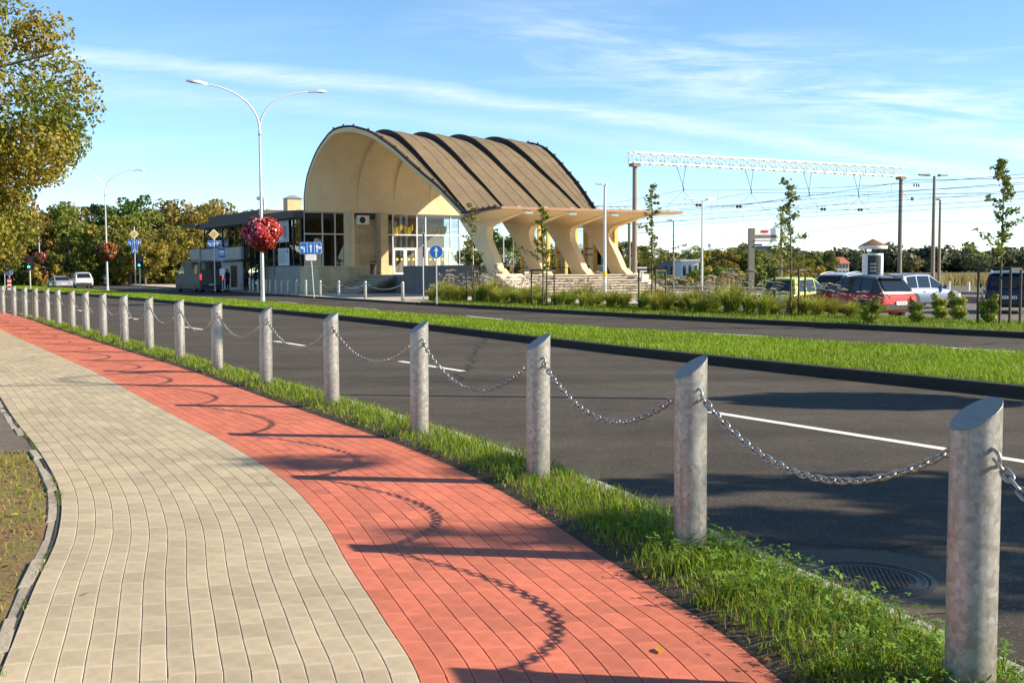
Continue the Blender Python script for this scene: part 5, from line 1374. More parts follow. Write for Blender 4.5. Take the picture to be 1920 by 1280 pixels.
# far shore wood: too far to tell its trees apart
r = np.random.default_rng(140); Vs, Fs, Cs, b_ = [], [], [], 0
for k in range(230):
    px = r.uniform(1380, 2150); Y = r.uniform(520, 640); X = (px - 960) / FPX * Y
    hh = r.uniform(7.5, 12.5) * (1.15 if r.random() < .2 else 1); w = r.uniform(4, 8); n = 260
    u = r.normal(size=(n, 3)); u /= np.linalg.norm(u, axis=1)[:, None]
    p = u * np.array([w, w, hh * .5]) * (r.uniform(.6, 1, n)[:, None]) + np.array([X, Y, hh * .52 - .4])
    ca = [(.085, .105, .05), (.13, .115, .05), (.065, .085, .045)][r.integers(0, 3)]
    V1, F1, C1 = leafcards(p, u, 1.25, ca, tuple(c * 1.5 for c in ca), r, .6)
    Vs.append(V1); Fs.append(F1 + b_); Cs.append(C1); b_ += len(V1)
tag(link('far_shore_wood', np_mesh('far_shore_wood', np.concatenate(Vs), np.concatenate(Fs), LEAF, np.concatenate(Cs))), 'distant dark wood along the far river bank on the right', 'wood', kind='stuff')
# reeds along the near bank
n = 16000; Y = rng.uniform(120, 165, n); X = rng.uniform(25, 95, n)
X2 = np.where(rng.random(n) < .5, X, X * .4 + 40)
V1, F1, C1 = blades(np.column_stack([X2, Y, np.full(n, -.6)]), rng.uniform(.8, 1.7, n), np.full(n, .12), .25, (.25, .20, .07), (.34, .26, .10), 141)
tag(link('reeds', np_mesh('reeds', V1, F1, BLADE, C1)), 'straw-coloured reed bed along the near river bank', 'reeds', kind='stuff')

# staked saplings on the verge
def sapling(px, py, hpx, seed, label, frame_w, n=420, lean=0.0, z=.02, frame=True):
    x, y = gnd(px, py, z); p = at(px, hpx, y); h = p.z - z
    r = np.random.default_rng(seed)
    t = empty('sapling', (x, y, z), 0, label, 'sapling', 'staked saplings on the verge')
    m = MB(); m.tube([(0, 0, -.05), (.01, 0, h * .4), (lean * .5, 0, h * .75), (lean, 0, h)], [.035, .028, .016, .006], 7)
    P = []; U = []
    for k in range(15):
        f = .38 + .6 * k / 14; a = r.uniform(0, 2 * PI); L = (.80 - .62 * f) * r.uniform(.6, 1.5) * (1.9 if k < 3 else .95)
        b0 = Vector((lean * f * f, 0, h * f)); e = b0 + Vector((math.cos(a) * L, math.sin(a) * L * .8, L * r.uniform(.1, .7)))
        m.tube([b0, (b0 + e) / 2 + Vector((0, 0, .04)), e], [.010, .007, .004], 5)
        c = int(n * 1.35 / 15)
        q = r.random(c)[:, None]; pts = np.array(b0)[None] * (1 - q) + np.array(e)[None] * q + r.normal(0, .055, (c, 3))
        P.append(pts); U.append(r.normal(size=(c, 3)))
    m.build('trunk', M_BARK, t, True, 60)
    P = np.concatenate(P); U = np.concatenate(U); U /= np.linalg.norm(U, axis=1)[:, None]
    V1, F1, C1 = leafcards(P, U, .06, (.11, .15, .025), (.28, .27, .05), r)
    link('crown', np_mesh('crown', V1, F1, LEAF, C1), None, t)
    if frame:
        f = empty('tree_stake', (x, y, z), r.uniform(-.25, .1), 'dark wooden stake frame round the ' + label.split(', ')[1].replace('from the left', 'sapling from the left'), 'stake frame', 'stake frames on the verge')
        w = frame_w / 2; hs = 1.52
        for sx, sy in ((-w, .12), (w, .12), (w * .35, -.32)): MB().tube([(sx, sy, -.1), (sx, sy, hs)], [.035, .033], 8).build('post', M_WOOD, f, True, 50)
        MB().box((0, .12, hs - .02), (frame_w + .12, .05, .07)).build('top_rail', M_WOOD, f)
        MB().bar((w, .12, hs - .06), (w * .35, -.32, hs - .06), .05, .06).build('cross_rail', M_WOOD, f)
        MB().bar((0, .1, .98), (w * .8, .1, 1.0), .035, .035).build('lower_rail', M_WOOD, f)
sapling(886, 565, 384, 151, 'thin sapling before the entrance parapet, first from the left', .55)
sapling(1018, 574, 390, 152, 'bushy sapling before the second slanted leg, second from the left', .95, 620)
sapling(1222, 581, 345, 153, 'slender sapling beside the concrete mast, third from the left', 1.0)
sapling(1482, 591, 338, 154, 'tall sapling beside the green hatchback, fourth from the left', 1.0, 560, -.12)
sapling(1874, 608, 304, 155, 'tall sapling at the right edge, fifth from the left', 1.05, 600, .06)
sapling(1462, 566, 392, 156, 'small sapling just behind the fourth staked one',   .8, 300, frame=False, z=-.2)

# plumed ornamental grasses
def grass_clump(seed, n=260, npl=26, H=.95):
    r = np.random.default_rng(seed); a = r.uniform(0, 2 * PI, n); ln = H * r.uniform(.55, 1.1, n); spread = r.uniform(.15, 1.0, n) * .85
    V = np.zeros((n, 9, 3)); w = r.uniform(.008, .017, n)
    d = np.stack([np.cos(a), np.sin(a)], 1); sd = np.stack([-np.sin(a), np.cos(a)], 1); root = r.normal(0, .07, (n, 2))
    wind = np.array([.18, -.05])
    for k, (t, ww) in enumerate(((0, 1), (.35, 1), (.7, .8), (.93, .45))):
        xy = root + (d * (spread * ln)[:, None] + wind * ln[:, None]) * t ** 1.6; z = ln * (t - .33 * spread * t ** 3)
        V[:, 2 * k, :2] = xy - sd * (w * ww)[:, None]; V[:, 2 * k + 1, :2] = xy + sd * (w * ww)[:, None]; V[:, 2 * k, 2] = z; V[:, 2 * k + 1, 2] = z
    V[:, 8, :2] = root + d * (spread * ln)[:, None] * 1.12 + wind * ln[:, None]; V[:, 8, 2] = ln * (1 - .48 * spread)
    b = (np.arange(n) * 9)[:, None]
    Fq = np.concatenate([b + np.array([q]) for q in ((0, 1, 3), (0, 3, 2), (2, 3, 5), (2, 5, 4), (4, 5, 7), (4, 7, 6), (6, 7, 8))])
    m_ = r.random((n, 1)); col = np.array([.18, .27, .03]) * (1 - m_) + np.array([.45, .40, .07]) * m_; col *= r.uniform(.7, 1.25, (n, 1))
    leaves = np_mesh('leaves', V.reshape(-1, 3), Fq, LEAF, np.repeat(col, 9, 0))
    # arching plumes
    Vs, Fs, b_ = [], [], 0
    m = MB()
    for q in range(npl):
        aa = r.uniform(0, 2 * PI); L = H * r.uniform(1.0, 1.4); dr = Vector((math.cos(aa) * .35 + .30, math.sin(aa) * .35 - .1, 0))
        top = Vector((0, 0, L)) + dr * L * .5; c1 = top + Vector((dr.x * .25, dr.y * .25, .05)); tip = top + Vector((dr.x * .5 + .06, dr.y * .5, -.015))
        m.tube([(0, 0, .2), Vector((0, 0, L * .6)) + dr * L * .18, top], .004, 3, cap=False)
        Vs += [top, c1, tip]
    stalk = m
    pm = MB()
    for q in range(npl): pm.tube([Vs[3 * q], (Vs[3 * q] * .6 + Vs[3 * q + 1] * .4), Vs[3 * q + 1], (Vs[3 * q + 1] + Vs[3 * q + 2]) / 2, Vs[3 * q + 2]], [.006, .019, .022, .014, .003], 6)
    return leaves, stalk.mesh('stalks'), pm.mesh('plumes', True)
M_PLUME = mat('plume', (.48, .38, .30), .95, noise=.25, scale=40, bump=.8, bscale=200); M_STALK = mat('stalk', (.30, .24, .10), .9)
CL = [grass_clump(160 + k, 420 + 60 * (k % 3), (6, 13, 9, 16)[k], (.85, 1.0, .95, 1.1)[k]) for k in range(4)]
for l_, s_, p_ in CL: s_.materials.append(M_STALK); p_.materials.append(M_PLUME)
def sect(px):
    if px < 880: return 'plumed ornamental grass clump between the round arrow sign and the first sapling'
    if px < 1015: return 'plumed ornamental grass clump between the first and second staked sapling'
    if px < 1220: return 'plumed ornamental grass clump before the wide stairs, between second and third sapling'
    if px < 1480: return 'plumed ornamental grass clump between the third and fourth staked sapling'
    return 'plumed ornamental grass clump between the fourth staked sapling and the red car'
F3 = [offset(FC, d) for d in (1.9, 2.8, 3.7)]
for row, Fr in enumerate(F3):
    acc = 0
    for i in range(14, KV + 12):
        p = Fr[i]; px = 960 + FPX * p[0] / p[1]
        acc += .5
        if acc < (.95 if row else 1.5) * random.uniform(.7, 1.4): continue
        acc = 0
        if px > 1690 or px < 808: continue
        if row == 0 and random.random() < .35: continue
        l_, s_, p_ = CL[random.randrange(4)]
        t = empty('ornamental_grass', (p[0] + random.uniform(-.2, .2), p[1] + random.uniform(-.2, .2), .02), random.uniform(-.5, .5), sect(px), 'grass clump', 'plumed grasses on the verge'); t['kind'] = 'thing'
        k = random.uniform(.75, 1.2) * (.85 if row == 0 else 1) * (.56 if px > 1530 else .78 if px > 1390 else .8 if 930 < px < 1210 else .92); t.scale = (k * 1.1, k * 1.1, k * random.uniform(.85, 1.1))
        [tag(link(nm, q_, None, t), kind='stuff') for nm, q_ in (('leaves', l_), ('stalks', s_), ('plumes', p_))]
from collections import defaultdict
_sec = defaultdict(list)
for o in COL.objects:
    if o.name.startswith('ornamental_grass'): _sec[o['label']].append(o)
for lab, L_ in _sec.items():
    L_.sort(key=lambda o: o.location.x / o.location.y)
    for k, o in enumerate(L_): o['label'] = lab.replace('plumed ornamental grass clump', 'plumed grass clump, %s from the left' % ORD[k + 1]).replace('before the wide stairs, between second and third sapling', 'between the second and third sapling')
# upright young shrubs at the right end of the verge
us = make_tree(.78, .24, .02, 170, (.13, .19, .02), (.34, .36, .05), .04, 1300, 22, 'tall', .012, 5, (.35, .55))
for i, (px, py) in enumerate(((1632, 608), (1716, 607), (1760, 600), (1794, 602), (1855, 608))):
    x, y = gnd(px, py, .02)
    place_tree('shrub', us, x, y, .02, random.uniform(.8, 1.05), random.uniform(0, 6), 'upright young green shrub on the verge, %s from the left before the car park' % ORD[i + 1], 'shrub', 'young upright shrubs on the verge')

# ---------------------------------------------------------------- vehicles
def car(name, loc, heading, paint, label, kind='suv', L=4.4, W=1.82, H=1.62, cat='car', group=None, roof=None, plate=True, lights=True, tail=(.45, .01, .01), z0=None):
    """body lofted from stations, greenhouse with separate panes, wheels, lights; local x is forward"""
    r = empty(name, loc, heading, label, cat, group)
    hw = W / 2; belt = {'suv': .60, 'hatch': .58, 'coupe': .62, 'van': .55}[kind] * H
    gc = .2 if kind == 'suv' else .15
    h_hood = belt * .98 if kind != 'van' else belt * .95
    # stations: x fraction, bottom, top, half width factor
    if kind == 'van': S = [(-.5, .30, belt, .94), (-.49, .24, belt, .985), (-.2, .22, belt, 1), (.2, .22, belt, 1), (.38, .24, belt * .96, .99), (.46, .26, belt * .86, .95), (.5, .32, belt * .62, .86)]
    elif kind == 'coupe': S = [(-.5, .36, belt * .84, .80), (-.475, .28, belt * .98, .92), (-.4, .20, belt, .985), (-.1, .17, belt * .985, 1), (.12, .17, belt * .96, 1), (.34, .2, belt * .84, .97), (.46, .22, belt * .68, .86), (.5, .3, belt * .5, .74)]
    else: S = [(-.5, .42, belt * .70, .86), (-.49, .32, belt * .93, .94), (-.45, .26, belt * 1.0, .975), (-.25, .22, belt, 1), (.1, .22, belt * .985, 1), (.26, .22, belt * .95, .99), (.40, .24, belt * .86, .95), (.475, .27, belt * .74, .87), (.5, .34, belt * .58, .78)]
    m = MB(); vs = []; n = 14
    for fx, zb, zt, wf in S:
        w = hw * wf; x = fx * L; zm = zb + (zt - zb) * .55
        half = [(0, zb), (w * .86, zb), (w * .965, zb + .07), (w, zb + (zt - zb) * .35), (w * .995, zm), (w * .955, zt - .06), (w * .90, zt), (0, zt + .012)]
        ring = half + [(-y, z) for y, z in half[-2:0:-1]]
        vs += [(x, y, z) for y, z in ring]
    n = 14
    fs = [(i * n + j, i * n + (j + 1) % n, (i + 1) * n + (j + 1) % n, (i + 1) * n + j) for i in range(len(S) - 1) for j in range(n)]
    fs += [tuple(range(n)), tuple((len(S) - 1) * n + j for j in range(n))]
    m.add(vs, fs); m.build('body', paint, r, True, 32)
    # greenhouse
    if kind == 'van': G = [(-.492, belt, .90, .0), (-.487, H * .97, .86, 1), (-.2, H, .86, 1), (.22, H * .99, .85, 1), (.40, belt * .96, .88, 0)]
    elif kind == 'coupe': G = [(-.36, belt * .99, .84, 0), (-.17, H * .97, .64, 1), (-.02, H, .64, 1), (.06, H * .985, .64, 1), (.26, belt * .90, .82, 0)]
    elif kind == 'hatch': G = [(-.492, belt * .97, .88, 0), (-.43, H * .955, .70, 1), (-.2, H, .70, 1), (.0, H * .985, .70, 1), (.26, belt * .95, .86, 0)]
    else: G = [(-.486, belt * .97, .88, 0), (-.385, H * .945, .70, 1), (-.18, H, .70, 1), (-.03, H * .975, .70, 1), (.225, belt * .955, .86, 0)]
    belt_y = hw * .90
    def side(fx, v):       # point on the side glass plane: v 0 at belt, 1 at roof
        zr = np.interp(fx, [g[0] for g in G], [g[1] for g in G]); wr = hw * np.interp(fx, [g[0] for g in G], [g[2] for g in G])
        z_ = belt * .985 + (zr - belt * .985) * v
        full = (H - belt) or 1
        y_ = belt_y + (hw * (.86 if kind == 'van' else .70) - belt_y) * ((z_ - belt) / full)
        return fx * L, y_, z_
    m = MB(); vs = []
    N = 16
    fxs = np.unique(np.concatenate([np.linspace(G[0][0], G[-1][0], N), [g[0] for g in G]]))
    for fx in fxs:
        x, yb, zb = side(fx, 0); _, yt, zt = side(fx, .93); _, yt2, zt2 = side(fx, 1)
        vs += [(x, yb, zb - .02), (x, yt, zt), (x, yt2 - .07, zt2), (x, 0, zt2 + .02), (x, -yt2 + .07, zt2), (x, -yt, zt), (x, -yb, zb - .02)]
    k = len(fxs)
    m.add(vs, [(i * 7 + j, i * 7 + j + 1, i * 7 + 8 + j, i * 7 + 7 + j) for i in range(k - 1) for j in range(6)] + [tuple(range(7)), tuple((k - 1) * 7 + j for j in range(7))])
    m.build('cabin', roof or paint, r, True, 38)
    # side panes
    a, b_ = G[0][0], G[-1][0]
    if kind == 'van': panes = [(.17, .235, .345)]; rows_ = [(-.30, .10)]
    span = {'suv': [(-.365, -.255), (-.235, -.06), (-.04, .13)], 'hatch': [(-.38, -.235), (-.215, -.03), (-.01, .175)], 'coupe': [(-.26, -.14), (-.125, .18)], 'van': [(-.40, -.16), (.13, .32)]}[kind]
    for sg in (1, -1):
        for (f0, f1) in span:
            def top_lim(f): return .86
            P = []
            for f, v in ((f0, .08), (f1, .08), (f1, .86), (f0, .86)):
                x, y, z = side(f, v)
                P.append((x, sg * (y + .008), z))
            if (P[2][2] - P[1][2]) < .12 and kind != 'van':   # pull the corner forward pane to a wedge
                P[2] = (P[1][0] - .02, P[1][1], P[1][2] + .03)
            MB().add(P, [(0, 1, 2, 3)]).build('side_window', CARGLASS, r)
        # mirror, handles, wheels
        x, y, z = side({'suv': .15, 'hatch': .16, 'coupe': .13, 'van': .32}[kind], 0)
        MB().box((x, sg * (hw + .10), z + .07), (.12, .20, .15)).build('mirror', paint if kind != 'suv' else M_BLACK, r)
        for f in ((-.14, .06) if kind != 'coupe' else (-.02,)): MB().box((f * L, sg * (hw * .985), belt * .86), (.2, .03, .03)).build('handle', paint, r)
        wr = .335 if kind != 'van' else .36
        for f in (-.305, .305):
            w_ = empty('wheel', (f * L, sg * (hw - .11), wr)); w_.parent = r
            R_ = Matrix.Rotation(PI / 2, 3, 'X')
            ty = MB(); ty.lathe([(wr * .62, -.1), (wr * .95, -.11), (wr, -.07), (wr, .07), (wr * .95, .11), (wr * .62, .1)], 20); ty.v = [tuple(R_ @ Vector(v)) for v in ty.v]; ty.build('tyre', M_RUBBER, w_, True, 40)
            ri = MB(); ri.lathe([(wr * .63, -.112), (wr * .55, -.09), (wr * .1, -.105), (.01, -.11)], 14); ri.v = [tuple(R_ @ Vector((v[0], v[1], v[2] * -sg))) for v in ri.v]; ri.build('rim', M_ALU, w_, True, 40)
            arch = MB(); pts = [(f * L + (wr + .05) * math.cos(q * PI / 10), sg * (hw + .002), wr + (wr + .05) * math.sin(q * PI / 10)) for q in range(11)]
            arch.add([(f * L, sg * (hw + .001), wr * .6)] + pts, [(0, q, q + 1) for q in range(1, 11)]); arch.build('wheel_arch', M_BLACK, r)
    # rear and front panes
    def slope_pane(ga, gb, k0, k1, wf, name, sgx):
        x0, yb, zb = side(ga, 0); x1, yt, zt = side(gb, 1); _, yt9, _ = side(gb, .93)
        nrm = Vector((-(zt - zb), 0, (x1 - x0))); nrm.normalize()
        if nrm.x * sgx < 0: nrm = -nrm
        P = []
        for f, sg in ((k0, -1), (k0, 1), (k1, 1), (k1, -1)):
            P.append(Vector((x0 + (x1 - x0) * f, sg * (yb + (yt9 - yb) * f) * wf, zb + (zt - zb) * f + .01)) + nrm * .022)
        MB().add(P, [(0, 1, 2, 3)]).build(name, CARGLASS, r)
    slope_pane(G[0][0], G[1][0], *((.12, .84) if kind != 'van' else (.40, .9)), .84, 'rear_window', -1)
    slope_pane(G[-1][0], G[-2][0], .06, .92, .88, 'windscreen', 1)
    mt = mat('tail_lamp_%s' % name, tail, .15, emit=tail if lights == 'on' else None, emit_s=3.0, coat=.5)
    zl = belt * .80
    for sg in (1, -1):
        xr = -.5 * L
        if kind == 'van': MB().box((xr - .01, sg * hw * .87, belt * .88), (.05, .12, .42)).build('tail_light', mt, r)
        else: MB().hexa([(xr + .02, sg * hw * .60, zl - .07), (xr + .26, sg * hw * .99, zl - .05), (xr + .30, sg * hw * .96, zl - .05), (xr + .1, sg * hw * .60, zl - .07), (xr - .005, sg * hw * .58, zl + .09), (xr + .24, sg * hw * .985, zl + .12), (xr + .30, sg * hw * .96, zl + .12), (xr + .1, sg * hw * .58, zl + .09)]).build('tail_light', mt, r)
        MB().box((.485 * L, sg * hw * .62, belt * .66), (.08, .36, .13)).build('headlight', M_SIGNWHITE, r)
    MB().box((-.497 * L, 0, .47 if kind != 'van' else .5), (.08, W * .82, .2)).build('rear_bumper', M_BLACK if kind in ('suv', 'van') else paint, r)
    if plate:
        pl_ = MB().box((-.507 * L - .012, 0, belt * .64 if kind != 'van' else .62), (.02, .52, .115)).build('number_plate', M_SIGNWHITE, r)
        mm_ = MB()
        for q in range(6): mm_.box((-.507 * L - .024, .2 - q * .075 - (.03 if q > 1 else 0), belt * .64 if kind != 'van' else .62), (.003, .04, .065))
        mm_.build('plate_characters', M_BLACK, pl_)
    if kind == 'suv':
        for sg in (1, -1):
            pts = [(fx * L, sg * hw * .66, side(fx, 1)[2] + .045) for fx in np.linspace(-.38, .0, 6)]
            pts[0] = (pts[0][0], pts[0][1], pts[0][2] - .04); pts[-1] = (pts[-1][0], pts[-1][1], pts[-1][2] - .04)
            MB().tube(pts, .016, 6).build('roof_rail', M_ALU if paint is not M_BLACK else M_BLACK, r, True)
    if kind in ('suv', 'hatch'):
        xs, ys, zs = side(G[1][0], 1); MB().box((xs - .06, 0, zs - .01), (.2, W * .62, .03)).build('spoiler', roof or paint, r)
        MB().bar((xs + .25, 0, zs + .0), (xs + .13, 0, zs + .22), .012).build('aerial', M_BLACK, r)
    if kind == 'van':
        MB().box((-.492 * L - .004, 0, H * .55), (.012, .02, H * .72)).build('door_seam', M_BLACK, r)
    return r
def paintmat(n, c, metal=.25): return mat('paint_' + n, c, .33, metal=metal, spec=.4, coat=.35)
HR = math.atan2(.87, -.5); HP = math.atan2(.8, .6)
PZ_ = -.28
car('parked_car', (12.35, 40.6, PZ_), HR + .02, paintmat('red', (.52, .014, .012), .0), 'red sport utility car with black roof parked behind the plumed grasses', 'suv', 4.3, 1.84, 1.55, group='cars in the station car park', roof=paintmat('black_roof', (.015, .015, .017)))
car('parked_car', (12.0, 46.6, PZ_), HP - .1, paintmat('lime', (.46, .54, .09), .0), 'lime green hatchback parked behind the fourth sapling', 'hatch', 3.8, 1.7, 1.46, group='cars in the station car park')
car('parked_car', (15.4, 51.0, PZ_), HP - .1, paintmat('white', (.40, .44, .52)), 'white sport utility car between the green hatchback and the red car', 'suv', 4.5, 1.84, 1.62, group='cars in the station car park')
car('parked_car', (18.3, 50.6, PZ_), HP - .35, paintmat('silver', (.14, .17, .25), .3), 'silver-blue hatchback half hidden behind the red car', 'hatch', 4.3, 1.78, 1.56, group='cars in the station car park')
car('parked_car', (20.25, 45.8, PZ_), math.atan2(.93, .37), paintmat('navy', (.010, .012, .028)), 'dark navy sport utility car at the right edge behind the last stake frame', 'suv', 4.6, 1.9, 1.68, group='cars in the station car park')
HL = math.atan2(.83, -.52)
car('passing_car', (-44.9, 111.5, -.1), HL, paintmat('silver2', (.5, .5, .52), .6), 'silver coupe driving away on the left', 'coupe', 4.3, 1.8, 1.3, group='cars driving away')
car('passing_car', (-45.5, 118.5, -.1), HL - .05, paintmat('white2', (.72, .72, .70)), 'white estate car driving away beside the silver coupe', 'suv', 4.6, 1.86, 1.66, group='cars driving away')
car('passing_van', (-57.5, 139, -.1), HL + .05, paintmat('maroon', (.10, .02, .025)), 'dark red van driving away beyond the silver coupe', 'van', 5.2, 2.0, 2.3, cat='van', lights='on')
car('minibus', (-25.4, 91.0, -.1), HL + .04, mat('greyvan', (.10, .092, .075), .55, spec=.3), 'grey-beige minibus waiting in the shade at the bus stop', 'van', 6.3, 2.05, 2.55, cat='van', lights='on')
for i, (px, Y, c, k) in enumerate(((318, 150, (.6, .6, .62), 'hatch'), (331, 152, (.7, .7, .72), 'suv'), (343, 156, (.35, .02, .02), 'hatch'), (285, 158, (.55, .56, .6), 'hatch'))):
    p = at(px, 520, Y)
    car('parked_car', (p.x, Y, -.3), math.atan2(-.3, .95), paintmat('far%d' % i, c), ('pale', 'white', 'red', 'grey')[i] + ' car parked in the far car park behind the minibus', k, 4.1, 1.76, 1.52, group='cars in the far car park')
# low white wall behind the crossing
for i, (a, b) in enumerate(((165, 262), (268, 372))):
    p, q = at(a, 520, 160), at(b, 520, 163)
    t = empty('garden_wall', ((p.x + q.x) / 2, (p.y + q.y) / 2, -.3), math.atan2(q.y - p.y, q.x - p.x), ('left', 'right')[i] + ' length of the low pale wall behind the crossing', 'wall', 'pale wall behind the crossing')
    L_ = (q - p).length
    MB().box((0, 0, .75), (L_, .2, 1.5)).build('wall', mat('pale_wall', (.5, .47, .40), .9, noise=.12, scale=1), t)
    for k in range(int(L_ / 2.4) + 1): MB().box((-L_ / 2 + k * 2.4, -.06, .8), (.35, .35, 1.62)).build('pier', MATS['pale_wall'], t)

# ---------------------------------------------------------------- bus shelter and waiting people
t = empty('bus_shelter', (-21.6, 90.4, .004), math.atan2(.857, -.515), 'dark bus shelter with arched roof and brown poster panel by the wing', 'bus shelter')
for sx in (-1.9, 0, 1.9): MB().tube([(sx, -.65, 0), (sx, -.65, 2.35)], .045, 8).build('post', M_BLACK, t, True)
vs = []
for q in range(13):
    a = -.95 + 1.9 * q / 12
    for sx in (-2.2, 2.2): vs += [(sx, .25 + 1.15 * math.sin(a) / math.sin(.95), 2.25 + .42 * math.cos(a) - .2)]
V = [Vector(v) for v in vs] + [Vector(v) + Vector((0, 0, .05)) for v in vs]
f1 = [(2 * q, 2 * q + 1, 2 * q + 3, 2 * q + 2) for q in range(12)]; f2 = [tuple(26 + i for i in f[::-1]) for f in f1]
MB().add(V, f1 + f2).build('roof', M_BLACK, t, True, 50)
for k in range(3): MB().add([(-1.85 + k * 1.27, -.66, .25), (-.65 + k * 1.27, -.66, .25), (-.65 + k * 1.27, -.66, 2.05), (-1.85 + k * 1.27, -.66, 2.05)], [(0, 1, 2, 3)]).build('glass_panel', GLASS, t)
pp = MB().box((.1, .75, 1.15), (1.3, .12, 1.75)).build('poster_panel', mat('brown_poster', (.20, .075, .04), .5, noise=.2, scale=3), t)
for k in range(5): MB().box((.1, .82, .6 + k * .27), (.95, .01, .06)).build('print', mat('poster_line', (.42, .25, .16), .6), pp)
MB().box((0, -.4, .45), (3.2, .38, .06)).build('bench', M_WOOD, t)

def person(x, y, z, rz, top, legs, label, arm=.1, hair=(.03, .02, .015), bag=None):
    r = empty('person', (x, y, z), rz, label, 'person')
    J = {'pel': (0, 0, .94, .15), 'waist': (0, 0, 1.08, .135), 'chest': (0, .01, 1.3, .165), 'neck': (0, 0, 1.47, .065), 'head0': (0, .015, 1.56, .085), 'head1': (0, .02, 1.66, .10), 'head2': (0, .01, 1.73, .07),
         'shl': (.17, 0, 1.42, .075), 'ell': (.24, .02, 1.14, .05), 'wrl': (.24, .1 + arm, .92, .035), 'hal': (.235, .14 + arm, .84, .035),
         'shr': (-.17, 0, 1.42, .075), 'elr': (-.24, .02, 1.14, .05), 'wrr': (-.24, .1, .92, .035), 'har': (-.235, .13, .84, .035),
         'hil': (.1, 0, .88, .115), 'knl': (.11, .03, .48, .075), 'anl': (.12, 0, .09, .05), 'tol': (.13, .17, .04, .045), 'hir': (-.1, 0, .88, .115), 'knr': (-.11, .02, .48, .075), 'anr': (-.12, -.03, .09, .05), 'tor': (-.13, .14, .04, .045)}
    E_ = [('pel', 'waist'), ('waist', 'chest'), ('chest', 'neck'), ('neck', 'head0'), ('head0', 'head1'), ('head1', 'head2'), ('chest', 'shl'), ('shl', 'ell'), ('ell', 'wrl'), ('wrl', 'hal'), ('chest', 'shr'), ('shr', 'elr'), ('elr', 'wrr'), ('wrr', 'har'),
          ('pel', 'hil'), ('hil', 'knl'), ('knl', 'anl'), ('anl', 'tol'), ('pel', 'hir'), ('hir', 'knr'), ('knr', 'anr'), ('anr', 'tor')]
    ks = list(J); me = bpy.data.meshes.new('body')
    me.from_pydata([J[k][:3] for k in ks], [(ks.index(a), ks.index(b)) for a, b in E_], [])
    o = link('body', me, None, r)
    sk = o.modifiers.new('skin', 'SKIN'); sk.use_smooth_shade = True
    for i, k in enumerate(ks): me.skin_vertices[0].data[i].radius = (J[k][3], J[k][3] * (.8 if k in ('waist', 'chest', 'pel') else 1))
    me.skin_vertices[0].data[0].use_root = True
    ss = o.modifiers.new('sub', 'SUBSURF'); ss.levels = 1; ss.render_levels = 2
    dg = bpy.context.evaluated_depsgraph_get(); ev = bpy.data.meshes.new_from_object(o.evaluated_get(dg))
    o.modifiers.clear(); o.data = ev
    skin = mat('skin', (.45, .28, .2), .6)
    for m_ in (top, legs, skin, mat('hair_%s' % str(hair), hair, .7), M_BLACK): ev.materials.append(m_)
    for p in ev.polygons:
        c = p.center
        p.material_index = (3 if c.z > 1.63 or c.y < -.02 else 2) if c.z > 1.5 else (4 if c.z < .1 else 1 if c.z < .95 and abs(c.x) < .2 else 2 if c.z < .90 else 0)
        p.use_smooth = True
    if bag:
        b = empty('handbag', (x + .3 * math.cos(rz), y + .3 * math.sin(rz), z + .55), rz, bag, 'bag')
        MB().box((0, .1, .1), (.12, .3, .25)).build('bag_body', M_BLACK, b); MB().tube([(0, 0, .22), (0, .05, .33), (0, .15, .33), (0, .2, .22)], .01, 6).build('strap', M_BLACK, b)
dk = mat('dark_coat', (.02, .02, .024), .8); dk2 = mat('dark_trousers', (.016, .016, .02), .85)
p = at(427, 540, 89.5); person(p.x, p.y, .004, 2.6, dk, dk2, 'person in dark clothes standing left of the bus shelter poster')
p = at(463, 540, 90.6); person(p.x, p.y, .004, .9, mat('dark_jacket', (.03, .025, .025), .8), dk2, 'person in dark jacket waiting under the bus shelter roof', .05)

# ---------------------------------------------------------------- railway: gantry, wires, masts
M1, M2 = Vector((8.98, 82, -.3)), Vector((32.9, 95.2, -.3))
KH = 1.07
ga = (M2 - M1).normalized(); gp = Vector((-ga.y, ga.x, 0))
g = empty('catenary_gantry', M1, math.atan2(ga.y, ga.x), 'white lattice gantry on two concrete masts spanning the railway', 'gantry')
GLn = (M2 - M1).length
g.scale = (1, 1, KH)
for x in (0, GLn):
    MB().tube([(x, 0, 0), (x, 0, 8.85)], [.20, .155], 14).build('mast', M_MAST, g, True)
    MB().box((x, 0, 8.8), (.62, .62, .22)).build('mast_head', M_MAST, g)
def truss(parent, x0, x1, z0, hh, w, nb, m_, rb=.035, chord=.055):
    for y in (-w / 2, w / 2):
        for z in (z0, z0 + hh): MB().bar((x0, y, z), (x1, y, z), chord * 1.6).build('chord', m_, parent)
    for k in range(nb):
        a, b = x0 + (x1 - x0) * k / nb, x0 + (x1 - x0) * (k + 1) / nb
        mb = MB()
        for y in (-w / 2, w / 2):
            mb.bar((a, y, z0 + hh), (b, y, z0), rb); mb.bar((a, y, z0), (a, y, z0 + hh), rb)
        mb.bar((a, -w / 2, z0), (b, w / 2, z0), rb); mb.bar((a, -w / 2, z0 + hh), (b, w / 2, z0 + hh), rb)
        mb.build('lattice', m_, parent)
truss(g, -.35, GLn + .5, 8.95, .68, .6, 26, M_TRUSS, .04, .07)
